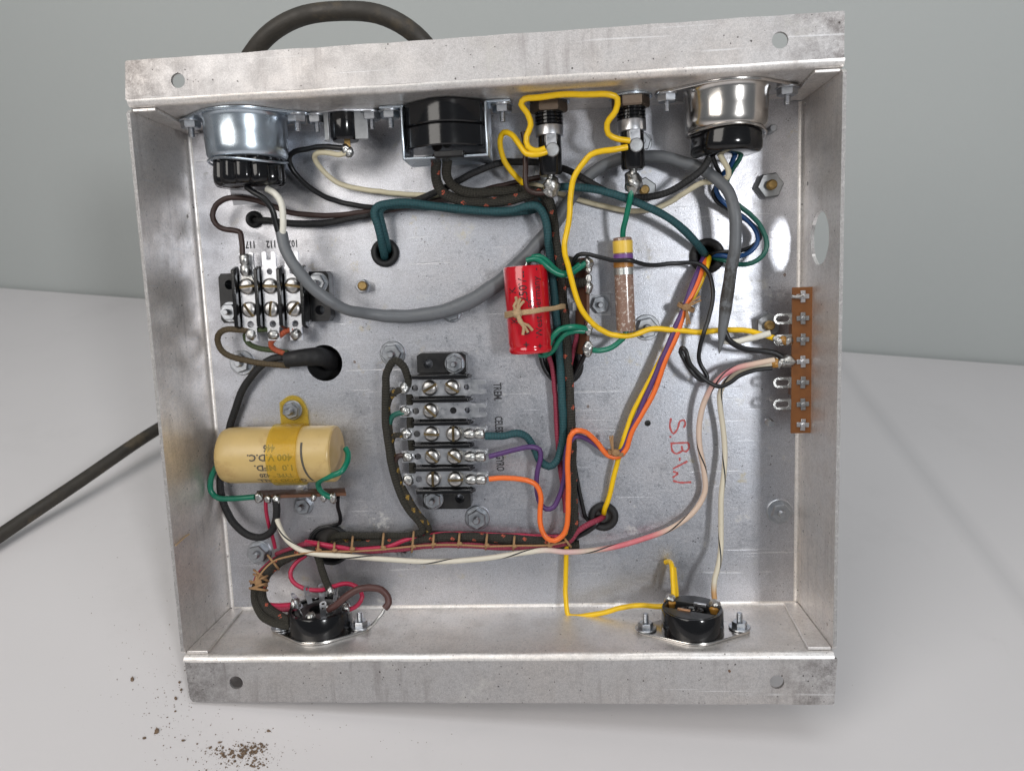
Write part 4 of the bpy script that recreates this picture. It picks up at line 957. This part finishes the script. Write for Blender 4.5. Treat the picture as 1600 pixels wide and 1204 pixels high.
# cloth-covered harness
HG = 'cloth harness wires'
wire('harness_wire', 'w_olive_fleck', 2.4, [(684, 243, 24), (681, 262, 21), (682, 282, 17), (692, 301, 14), (715, 312, 12), (750, 316, 11.5), (795, 313, 12), (825, 304, 14), (845, 301, 15), (857, 312, 14), (864, 340, 11), (869, 375, 9.5), (875, 420, 9), (880, 470, 8.5), (884.5, 530, 8), (889, 600, 7), (893, 680, 6.5), (895, 760, 6), (896, 810, 6), (893, 838, 6), (880, 848, 6), (860, 846, 6), (800, 842, 6), (720, 838, 6), (680, 840, 6), (640, 845, 6), (590, 849, 7), (540, 853, 8), (500, 857, 9), (468, 863, 10), (438, 877, 12), (416, 900, 15), (409, 925, 18), (416, 946, 22), (432, 960, 26), (452, 968, 29), (478, 970, 31)], 'dark cloth harness lead with orange flecks running from power socket to tube socket', sides=16, wob=.06)
wire('harness_wire', 'w_olive', 2.3, [(700, 246, 24), (698, 262, 21), (699, 278, 18), (709, 291, 15), (732, 300, 13), (780, 300, 11), (820, 296, 11), (846, 303, 9.5), (857, 325, 7), (863, 360, 4.5), (871, 405, 4), (878, 440, 5.5), (890, 441.5, 10), (905, 441.5, 13), (918, 441, 15)], 'plain dark cloth lead from power socket to the dark tag strip', sides=16, wob=.06)
wire('harness_wire', 'w_olive', 2.5, [(872, 402, 3), (882, 407, 8), (893, 409, 11), (905, 413, 13), (917, 416, 14)], 'short dark cloth stub reaching the top of the dark tag strip', sides=14)
wire('harness_wire', 'w_olive', 2.25, [(905, 850, 2.6), (870, 852, 3), (800, 848, 3), (720, 843, 3), (640, 849, 4), (580, 853, 5), (520, 858, 6), (478, 862, 7), (447, 869, 9), (420, 887, 12), (402, 912, 16), (399, 938, 20), (409, 958, 24), (428, 972, 28), (455, 977, 31), (480, 974, 33)], 'plain dark cloth lead of the lower harness bundle beside the flecked one', sides=16, wob=.06)
wire('harness_wire', 'w_olive', 1.9, [(515, 846, -4), (519, 840, 2), (528, 836.5, 4), (560, 837, 4.5), (610, 837, 5), (645, 835, 6), (660, 829, 7), (656, 818, 8), (640, 797, 9), (622, 762, 11), (609, 712, 12), (603, 660, 12), (602, 610, 13), (606, 578, 14), (617, 563, 15), (630, 571, 14), (638, 592, 12), (640.5, 620, 9), (641, 660, 8.5), (643, 700, 8), (645, 742, 9)], 'dark cloth wire looping tall beside the five-way terminal block', sides=14, wob=.05)
wire('harness_wire', 'w_olive_gold', 1.7, [(516, 852, -4), (521, 848, 1.5), (535, 845, 2.5), (580, 844, 2.8), (630, 842, 3.4), (662, 838, 4.5), (669, 826, 6), (661, 812, 8), (645, 790, 9), (627, 755, 9.5), (614, 712, 10), (607, 665, 10), (606, 632, 10), (612, 617, 10.5), (622, 610, 12), (632, 608, 12.5)], 'gold-flecked cloth wire rising from the wide grommet to the topmost block lug', sides=14, wob=.05)
for tr, m, lab in (([(608, 680, 9), (609, 662, 10), (614, 650, 11), (624, 645, 12), (633, 645, 12.5)], 'w_dkgreen', 'dark green frayed stub to the second lug of the five-way block'), ([(613, 716, 9), (612, 690, 10), (617, 680, 11.5), (628, 679, 12), (638, 679, 12.5)], 'w_olive_gold', 'gold-flecked stub to the third lug of the five-way block'), ([(617, 735, 9), (617, 722, 10), (622, 713, 11.5), (632, 711, 12), (640, 712, 12.5)], 'w_brown', 'dark maroon stub to the fourth lug of the five-way block')):
    wire('cloth_stub', m, 1.4, tr, lab)
# rose wires
wire('rose_wire', 'w_rose_cloth', 1.5, [(432, 866, 5), (460, 855, 7), (480, 850, 9), (505, 851, 10.5), (535, 857, 11), (570, 860, 10.5), (620, 858, 8.5), (660, 853, 8), (720, 851, 8), (790, 855, 7.5), (850, 853, 7), (888, 846, 7), (903, 830, 7), (922, 817, 6), (940, 808, 0), (944, 806, -6)], 'rose red cloth wire along the lower harness into the grommet', wob=.04)
wire('rose_wire', 'w_rose', 1.25, [(478, 846, 8), (500, 849, 11.5), (530, 855, 12), (552, 858, 11), (600, 855, 9), (640, 842, 7), (690, 834, 5), (760, 835, 4), (840, 837, 3), (880, 838, 3), (898, 830, 3), (901, 800, 3)], 'glossy rose red wire under the lacing of the lower harness')
wire('rose_wire', 'w_rose', 1.15, [(478, 867, 8), (463, 878, 10), (454, 893, 12), (457, 908, 14), (472, 919, 15), (495, 921, 16), (518, 916, 18), (545, 912, 20), (560, 918, 22), (566, 932, 24), (559, 945, 25), (543, 953, 25)], 'rose red wire making an open loop above the tube socket')
wire('rose_wire', 'w_rose', 1.45, [(440, 867, 5), (420, 880, 7), (402, 902, 10), (400, 925, 14), (412, 941, 18), (430, 946, 21), (462, 944, 24)], 'rose red wire following the harness curve outside to the tube socket tag')
wire('rose_wire', 'w_rose_cloth', 1.45, [(430, 880, 8), (412, 908, 12), (410, 930, 16), (420, 946, 20), (440, 951, 23), (466, 950, 25)], 'second rose red wire inside the harness curve to the tube socket')
wire('rose_wire', 'w_rose', 1.0, [(415, 777, 13), (415.5, 795, 10), (419, 815, 7), (426, 838, 5), (430, 856, 4)], 'thin rose red wire dropping from the lower brown tag strip')
wire('rose_wire', 'w_rose_cloth', 1.35, [(857, 556, 5), (862, 570, 6), (866, 600, 6), (869, 640, 5.5), (871, 680, 5), (873, 712, 4), (880, 760, 3), (884, 800, 3)], 'dull rose wire alongside the teal cloth wire below the red capacitor')
wire('rose_wire', 'w_rose_cloth', 1.2, [(902, 520, 8), (897, 545, 6), (892, 565, 4), (886, 580, 1), (882, 575, -4)], 'short dull rose wire behind the dark tag strip foot')
wire('brown_wire', 'w_brown2', 1.75, [(512, 952, 31), (524, 946, 31), (540, 932, 31), (558, 921, 30), (578, 918, 29), (596, 921, 29), (605, 931, 29), (607, 942, 30), (601, 950, 31)], 'brown wire arching over the tube socket to its mounting screw')
wire('bare_lead', 'solder', .75, [(602, 948, 31), (597, 958, 32), (591, 966, 33), (584, 974, 33), (575, 981, 33)], 'bare tinned lead end at the tube socket mounting screw', 'lead')
wire('harness_wire', 'w_olive', 1.9, [(494, 862, 8), (499, 875, 11), (504, 893, 14), (511, 912, 18), (515, 921, 20)], 'short dark cloth lead from the harness to the tall tube socket tag', sides=14)
# tracer wires
def trw(tr, r, mat, label, grad):
    pts = spline(trace(tr)); ln_ = sum((pts[i+1]-pts[i]).length for i in range(len(pts)-1))
    m_wire(mat, (.66, .60, .50), .4, stripe=dict(pitch=.042, w=.09, col=(.02, .02, .022), len=ln_), grad=grad)
    mb = MB(); mb.tube(pts, r*.001, 12); solo('tracer_wire', mb, mat, label, 'wire', base=pts[0], smooth=60)
trw([(432, 781, 14), (430.5, 797, 13), (434, 815, 13), (446, 840, 13.5), (468, 858, 14), (495, 865, 14.5), (530, 867.5, 14), (600, 873, 11), (680, 877, 10), (755, 872, 10), (825, 862, 11), (855, 859, 11), (885, 862, 11), (950, 856, 8), (1000, 843, 6), (1050, 824, 5), (1083, 800, 5), (1101, 769, 5), (1100, 735, 6), (1093, 695, 7), (1093, 660, 8), (1102, 624, 10), (1122, 593, 13), (1148, 576, 15), (1180, 568, 16.5), (1210, 562, 17)], 1.4, 'w_tracer_pink', 'long white wire with black tracer and pink stretches crossing to the tag strip',
    [(0, (.66, .62, .52)), (.45, (.66, .62, .52)), (.50, (.62, .38, .38)), (.535, (.55, .45, .36)), (.575, (.60, .10, .14)), (.63, (.60, .13, .16)), (.66, (.62, .46, .36)), (.88, (.62, .47, .38)), (.935, (.60, .15, .20)), (.97, (.62, .42, .34)), (1, (.64, .52, .40))])
trw([(1212, 567, 16.5), (1180, 571, 15), (1155, 580, 13), (1135, 595, 11), (1125.5, 612, 9), (1125, 632, 8), (1129, 662, 7), (1132.5, 700, 7), (1131.5, 735, 8), (1127, 775, 9), (1126.5, 820, 10), (1126, 860, 12), (1122, 885, 15), (1116.5, 905, 18), (1115.5, 925, 20), (1117, 941, 22)], 1.35, 'w_tracer_cream', 'cream wire with black tracer hanging from the tag strip to the round socket', [(0, (.58, .53, .42)), (.5, (.60, .55, .43)), (.93, (.60, .55, .43)), (.97, (.45, .22, .05)), (1, (.5, .25, .06))])
wire('yellow_wire', 'w_yellow', 1.3, [(888, 832, 4), (886, 850, 4), (884.5, 875, 5), (883.5, 910, 6), (884.5, 940, 8), (887.5, 960, 9.5), (897, 962.5, 10), (935, 958, 12), (975, 948, 14), (1005, 945.5, 16), (1030, 947, 17), (1050, 945, 19)], 'yellow wire dropping from the orange loop then across to the round socket')
wire('yellow_wire', 'w_yellow', 1.3, [(1053, 942, 19), (1052, 925, 17), (1051, 900, 13), (1050, 884, 9), (1046, 877, 4), (1040, 878, 1.4)], 'yellow stub standing up from the left pin of the round socket')
wire('yellow_wire', 'w_yellow', 1.2, [(1057, 938, 16), (1057, 925, 14), (1055, 905, 11), (1053, 886, 8)], 'second yellow stub doubling behind the one on the round socket')
wire('yellow_wire', 'w_yellow', 1.3, [(1108, 398, -5), (1108, 403, 1), (1106, 412, 5), (1098, 432, 7), (1082, 466, 8), (1060, 508, 9), (1035, 556, 9), (1010, 603, 8), (987, 650, 7), (974, 688, 7), (964, 724, 6), (954, 765, 5), (946, 795, 2.5), (943, 804, -4)], 'yellow wire of the straight trio from large grommet to the lower grommet')
wire('violet_wire', 'w_violet', 1.3, [(1099, 400, -5), (1098, 404, 2), (1093, 418, 7), (1084, 440, 9.5), (1069, 478, 11), (1052, 520, 11), (1030, 572, 10), (1005, 628, 9), (986, 672, 8), (973, 700, 7), (960, 711, 7), (947, 706, 7.5), (925, 690, 9), (908, 682, 12), (898, 682, 14), (890, 692, 13), (884, 715, 10), (881, 745, 9), (875, 775, 8), (865, 792, 8), (853, 795, 8), (843, 785, 8), (838.5, 762, 8.5), (840, 735, 9.5), (845, 713, 10.5), (843, 701, 11), (832, 697.5, 12), (803, 703, 13), (764, 713, 13.6)], 'violet wire from large grommet looping round to the fourth block screw')
wire('orange_wire', 'w_orange', 1.35, [(1104, 402, -5), (1102, 406, 2), (1098, 417, 7), (1090, 440, 9.5), (1077, 470, 11), (1062, 508, 11), (1043, 556, 10.5), (1020, 615, 9.5), (1002, 650, 9), (987, 674, 8.5), (978, 702, 8), (966, 713, 8), (952, 711, 8.5), (933, 692, 10), (914, 675, 13), (900, 672, 15), (891, 681, 15), (888.5, 700, 14), (887.5, 750, 13), (887, 800, 13), (882, 832, 13), (868, 844, 12.5), (854, 840, 12), (845, 822, 11.5), (844, 795, 11), (845, 775, 11.5), (839, 758, 12), (822, 750, 13), (797, 746.5, 13.6), (764, 748, 13.8)], 'orange wire from large grommet over the harness to the GYRO screw')
wire('black_wire', 'w_black', 1.1, [(893, 690, 3), (897, 720, 3), (903, 755, 3), (910, 790, 3), (914, 806, 2), (919, 812, 1.2)], 'thin black wire slipping from the harness toward the lower grommet')
wire('black_wire', 'w_black', 1.4, [(893, 842, 2.5), (905, 836, 3), (920, 828, 3), (932, 818, 3), (938, 811, 1), (941, 808, -6)], 'black wire under the rose wire entering the lower grommet')
wire('black_wire', 'w_black', 1.2, [(845, 548, 4), (848, 568, 4), (858, 586, 3), (874, 597, 2.5), (890, 594, 3), (902, 577, 5), (912, 557, 10), (917, 546, 14)], 'black wire hooking under the harness below the red capacitor')
wire('black_wire', 'w_black_cloth', 1.9, [(470, 558, 3), (450, 557, 5), (430, 559, 6), (408, 571, 6), (385, 600, 5), (366, 640, 4), (357, 680, 4), (350, 720, 4), (345, 745, 5), (349, 785, 6), (364, 815, 7), (388, 835, 8), (408, 839, 9), (423, 831, 10), (431, 812, 12), (432, 790, 14), (431, 780, 14.5)], 'thick black wire passing behind the cream capacitor to its tag strip', sides=14)
wire('brown_wire', 'w_olive_brown', 1.55, [(393, 517, 11), (375, 515, 12), (357, 514, 12), (344, 519, 12), (339.5, 531, 11), (347, 548, 10), (365, 559, 9), (395, 565, 8), (425, 569, 7), (452, 571, 7)], 'olive brown wire bowing from the first block strip into the black sleeve')
wire('green_wire', 'w_olive_green', 1.35, [(426, 515, 11), (410, 514, 10), (393, 517, 9), (383, 524, 8), (387, 535, 8), (402, 543, 7.5), (422, 547, 7), (450, 551, 7)], 'olive green wire from the middle block strip into the black sleeve')
wire('red_wire', 'w_red_cloth', 1.4, [(460, 514, 11), (448, 516, 10), (436, 524, 10), (425, 532, 9.5), (424, 541, 9), (433, 548, 8), (452, 554, 7)], 'orange red wire from the third block strip into the black sleeve')
mb = MB(); P = spline(trace([(447, 562, 8), (458, 560.5, 8), (478, 558, 7), (497, 557, 4), (510, 560, -2), (516, 566, -9)])); nP = len(P)
mb.tube(P, [.0040+.0008*min(1, i/nP*2.2) for i in range(nP)], 18); solo('cable_sleeve', mb, 'rubber', 'black rubber sleeve gathering wires into the big bare hole', 'sleeve', base=P[0], smooth=60)
wire('black_wire', 'w_black', 1.05, [(528, 776, 13), (528, 792, 9), (532, 808, 5), (531, 817, 3), (519, 821, 1.6), (500, 824, 1.4), (488, 834, 1.6), (482, 848, 2)], 'thin black wire from the brown tag strip round the wide grommet')
wire('green_wire', 'w_green', 1.45, [(540, 700, 15), (544, 708, 17), (543, 722, 22), (534, 735, 26.5), (516, 743, 26), (501, 750, 22), (497.5, 758, 18), (504, 769, 16), (517, 777, 14.5)], 'green wire kinked from the cream capacitor end seal to its tag strip')
wire('green_wire', 'w_green', 1.45, [(342, 722, 15), (335, 735, 15), (328.5, 752, 15), (330, 767, 15), (342, 777, 15), (362, 778.5, 15), (398, 776, 15)], 'green wire curving round the rounded end of the cream capacitor')
wire('green_wire', 'w_green', 1.4, [(823, 407, 21), (836, 404.5, 22), (849, 411, 22), (862, 422, 21), (877, 429.5, 20), (891, 428, 19), (903, 420, 17), (916, 410, 15.5)], 'green wire from the red capacitor top across the harness')
wire('green_wire', 'w_green', 1.4, [(832, 402, 17), (842, 401, 18), (853, 408, 18), (866, 420, 18), (880, 427, 18), (894, 423, 17), (906, 413, 16)], 'second green wire tucked behind the one at the red capacitor top')
wire('green_wire', 'w_green', 1.4, [(850, 552, 14), (857, 543, 17), (863, 528, 19), (874, 515, 20), (890, 510.5, 20), (905, 511, 18), (918, 514, 15.5)], 'upper green wire from the red capacitor foot to the tag strip')
wire('green_wire', 'w_green', 1.4, [(842, 554, 11), (853, 554, 12), (864, 546, 14), (872, 533, 16), (883, 522, 17), (898, 517, 17), (913, 517, 16)], 'lower green wire from the red capacitor foot to the tag strip')

# ------------------------------------------------------------------ twine
def loop_around(px, py, dirp, hw, h0, hh, seg=22, tilt=0):
    """ring of twine round a bundle: centre pixel, unit vector across the bundle in pixels, half width (px), heights (mm)"""
    pts = []
    for i in range(seg):
        a = 2*math.pi*i/seg; c_, s_ = math.cos(a), math.sin(a); q = abs(c_)**.7*(1 if c_ > 0 else -1)
        pts.append(U(px+dirp[0]*hw*q-dirp[1]*tilt*s_, py+dirp[1]*hw*q+dirp[0]*tilt*s_, max(.8, h0+hh*s_)))
    return pts
lc = thing('lacing_cord', 'brown twine lacing knotted along the lower cloth harness', 'twine', U(700, 848, 0))
for px, py, hw, h0, hh in ((598, 848, 15, 5, 6), (645, 846, 16, 5, 6.5), (677, 845, 11, 5, 5.5), (717, 844, 11, 5, 5), (760, 846, 12, 5, 5), (803, 848, 11, 5, 5), (858, 848, 9, 5, 5), (550, 851, 13, 7, 6.5), (522, 856, 8, 9, 5), (497, 855, 9, 9, 5)):
    d = (-.10, .995); tie = part('tie', MB().tube(loop_around(px, py, d, hw, h0, hh+.5), .0006, 7, closed=True), 'twine', lc)
    part('knot', MB().sphere(.0011, T(*U(px+1, py+hw*.45, h0+hh+.6)), squash=(1.3, .9, .8), jit=.2, rnd=rnd), 'twine', tie, smooth=70)
for px, py, d, hw, h0, hh in ((427, 878, (.62, .78), 14, 10, 7), (408, 902, (.9, .42), 13, 14, 7), (404, 911, (.96, .25), 14, 16, 7), (404, 920, (.99, .12), 14, 17, 7), (405, 905, (.85, -.4), 15, 15, 7.5), (404, 915, (.93, -.3), 14, 16, 7.6), (407, 898, (.8, .6), 13, 13, 7.4), (886, 846, (.6, .8), 10, 6, 5)):
    part('tie', MB().tube(loop_around(px, py, d, hw, h0, hh+.4), .0006, 7, closed=True), 'twine', lc)
part('knot', MB().sphere(.0017, T(*U(403, 908, 23.5)), squash=(1.0, 1.6, .7), jit=.25, rnd=rnd), 'twine', lc, smooth=70)
part('running_cord', MB().tube(spline(trace([(402, 905, 24), (412, 890, 21), (428, 876, 18), (455, 868, 16.5), (490, 862, 15), (522, 861, 14), (550, 861, 13.4), (598, 858, 11.8), (645, 853, 11.5), (680, 851, 11), (720, 851, 10.6), (760, 853, 10.4), (804, 852, 10.4), (858, 851, 10.6), (884, 846, 11)])), .0005, 7), 'twine', lc)
tw = thing('twine_tie', 'pale twine knotted round the red capacitor and harness', 'twine', U(830, 485, 0))
for k in range(3):
    pts = [(792, 488+k*3, 12), (790, 489+k*3, 17), (793, 488.5+k*3.2, 22), (803, 487+k*2.6, 27.0), (818, 486+k*2, 28.6), (834, 484+k*2, 29), (846, 482+k*1.8, 27), (856, 481+k*1.6, 23), (866, 480+k*1.5, 19), (878, 476.5+k*2, 14), (883, 477+k*2, 9), (880, 478+k*2, 3)]
    part('strand', MB().tube(spline(trace(pts)), .0007, 7), 'twine_pale', tw)
part('knot', MB().sphere(.0024, T(*U(808, 489, 29)), squash=(1, 1.1, .7), jit=.2, rnd=rnd), 'twine_pale', tw, smooth=70)
for tail in ([(808, 488, 29.5), (803, 478, 30.5), (807, 471, 30), (806, 464, 31)], [(808, 488, 29.5), (809, 477, 30), (813, 466, 30.5)], [(808, 488, 29.5), (812, 478, 30), (819, 470, 30)], [(809, 490, 29.5), (811, 502, 30.5), (818, 510, 30), (817, 523, 30)], [(809, 490, 29.5), (816, 504, 30), (825, 519, 29)], [(809, 490, 29.5), (815, 504, 30.5), (825, 508, 29), (832, 516, 28)]):
    part('tail', MB().tube(spline(trace(tail)), [.0007]*len(spline(trace(tail))), 6), 'twine_pale', tw)
def small_tie(px, py, d, hw, h0, hh, tails, label):
    t = thing('twine_tie', label, 'twine', U(px, py, 0))
    for k in (-1.5, 1.5): part('strand', MB().tube(loop_around(px+d[1]*k, py-d[0]*k, d, hw, h0, hh, tilt=1.5), .0006, 6, closed=True), 'twine', t)
    part('knot', MB().sphere(.0018, T(*U(px, py, h0+hh+.3)), squash=(1.2, 1, .8), jit=.2, rnd=rnd), 'twine', t, smooth=70)
    for tl in tails: part('tail', MB().tube(spline(trace(tl)), .00055, 6), 'twine', t)
small_tie(1072, 480, (.92, .38), 13, 9.5, 4.5, [[(1073, 481, 14), (1083, 470, 15), (1094, 463, 15)], [(1073, 481, 14), (1084, 474, 15), (1095, 469, 14)], [(1073, 482, 14), (1075, 494, 14), (1078, 506, 13)], [(1073, 482, 14), (1073, 495, 14), (1073, 507, 13)]], 'frayed twine tie round the yellow, violet and orange trio')
small_tie(962, 707, (.95, .2), 13, 7, 4, [[(958, 705, 11.5), (955, 692, 13), (953, 681, 13)], [(958, 705, 11.5), (957, 693, 13), (957, 680, 13)]], 'small twine tie where orange and violet wires turn toward the harness')

# ------------------------------------------------------------------ mains cable behind and on the table
IV = M_CH.inverted()
back = [Vector((-.060, .010, -.075)), Vector((-.1, .06, -.085)), Vector((-.112, .10, -.075))]
loop_pts = [U(px, py, h) for px, py, h in ((385, 108, 14), (396, 82, 20), (425, 50, 24), (470, 26, 26), (530, 17.5, 27), (590, 22, 27), (636, 44, 26), (668, 74, 22), (690, 110, 14))]
fall = [Vector((-.028, .10, -.085)), Vector((-.05, .04, -.125)), Vector((-.10, -.01, -.130))]
tab = [IV @ TW(px, py, z) for px, py, z in ((330, 625, .026), (243, 672, .022), (120, 755, .014), (0, 836, .0075), (-140, 935, .0044), (-320, 1060, .0044))]
tab += [IV @ Vector((-.42, .22, .0044)), IV @ Vector((-.55, .16, .0044)), IV @ Vector((-.75, .15, .0044)), IV @ Vector((-1.0, .22, .0044))]
pts = spline(back+loop_pts+fall+tab, .003); mb = MB(); mb.tube(pts, .0042, 20)
solo('mains_cable', mb, 'mains_rubber', 'thick scuffed black mains cable arching behind the chassis and out along the table', 'cable', base=pts[-1], smooth=60)

# ------------------------------------------------------------------ rusty crumbs shaken out on the table
rc_ = random.Random(21); mb = MB()
def crumb(px, py, s):
    p = TW(px, py, 0); M = T(p.x, p.y, s*.28) @ Euler((rc_.uniform(-.4, .4), rc_.uniform(-.4, .4), rc_.uniform(0, 6))).to_matrix().to_4x4()
    mb.sphere(s*.5, M, 6, 4, (rc_.uniform(.7, 1.6), rc_.uniform(.6, 1), .5), .35, rc_)
for cx, cy, sx, sy, n, s0 in ((372, 1177, 20, 8, 100, .0009), (385, 1172, 9, 6, 40, .0010), (405, 1166, 8, 4, 40, .0008), (402, 1194, 9, 4, 36, .0008), (350, 1180, 34, 12, 90, .0005), (300, 1100, 50, 40, 60, .00035), (420, 1140, 60, 26, 60, .00035), (600, 1150, 140, 30, 40, .0003), (150, 960, 110, 120, 26, .0003), (240, 1000, 40, 60, 60, .0003), (275, 1085, 22, 34, 60, .0004), (255, 1130, 40, 25, 40, .0004), (215, 1040, 25, 40, 30, .0004), (1440, 860, 90, 160, 14, .0003), (380, 1180, 40, 14, 260, .00028)):
    for _ in range(n): crumb(rc_.gauss(cx, sx), rc_.gauss(cy, sy), s0*rc_.choice((.4, .6, .8, 1, 1.5)))
for px, py, s in ((207, 1062, .0030), (283, 1078, .0024), (275, 1091, .0026), (245, 1143, .0030), (286, 1157, .0026), (274, 1111, .0016), (281, 1066, .0024), (226, 1153, .0018), (308, 1162, .0016), (420, 1142, .0020)): crumb(px, py, s*.7)
me = mb.mesh('dirt_crumbs', smooth=0); o = bpy.data.objects.new('dirt_crumbs', me); COL.objects.link(o); me.materials.append(MATS['crumb']); o['kind'] = 'stuff'; tag(o, 'rusty brown dirt crumbs scattered on the white table', 'dirt')
# dry straw splinters stuck to the left wall
sp_ = [UX(272, 852, -xr), UX(285, 840, -xr), UX(293, 834, -xr)]
for p in sp_: p.x += .0008
wm = MB(); wm.tube(spline(sp_), .00035, 6); solo('straw_splinter', wm, 'twine_pale', 'tiny straw splinter stuck on the left chassis wall', 'splinter')
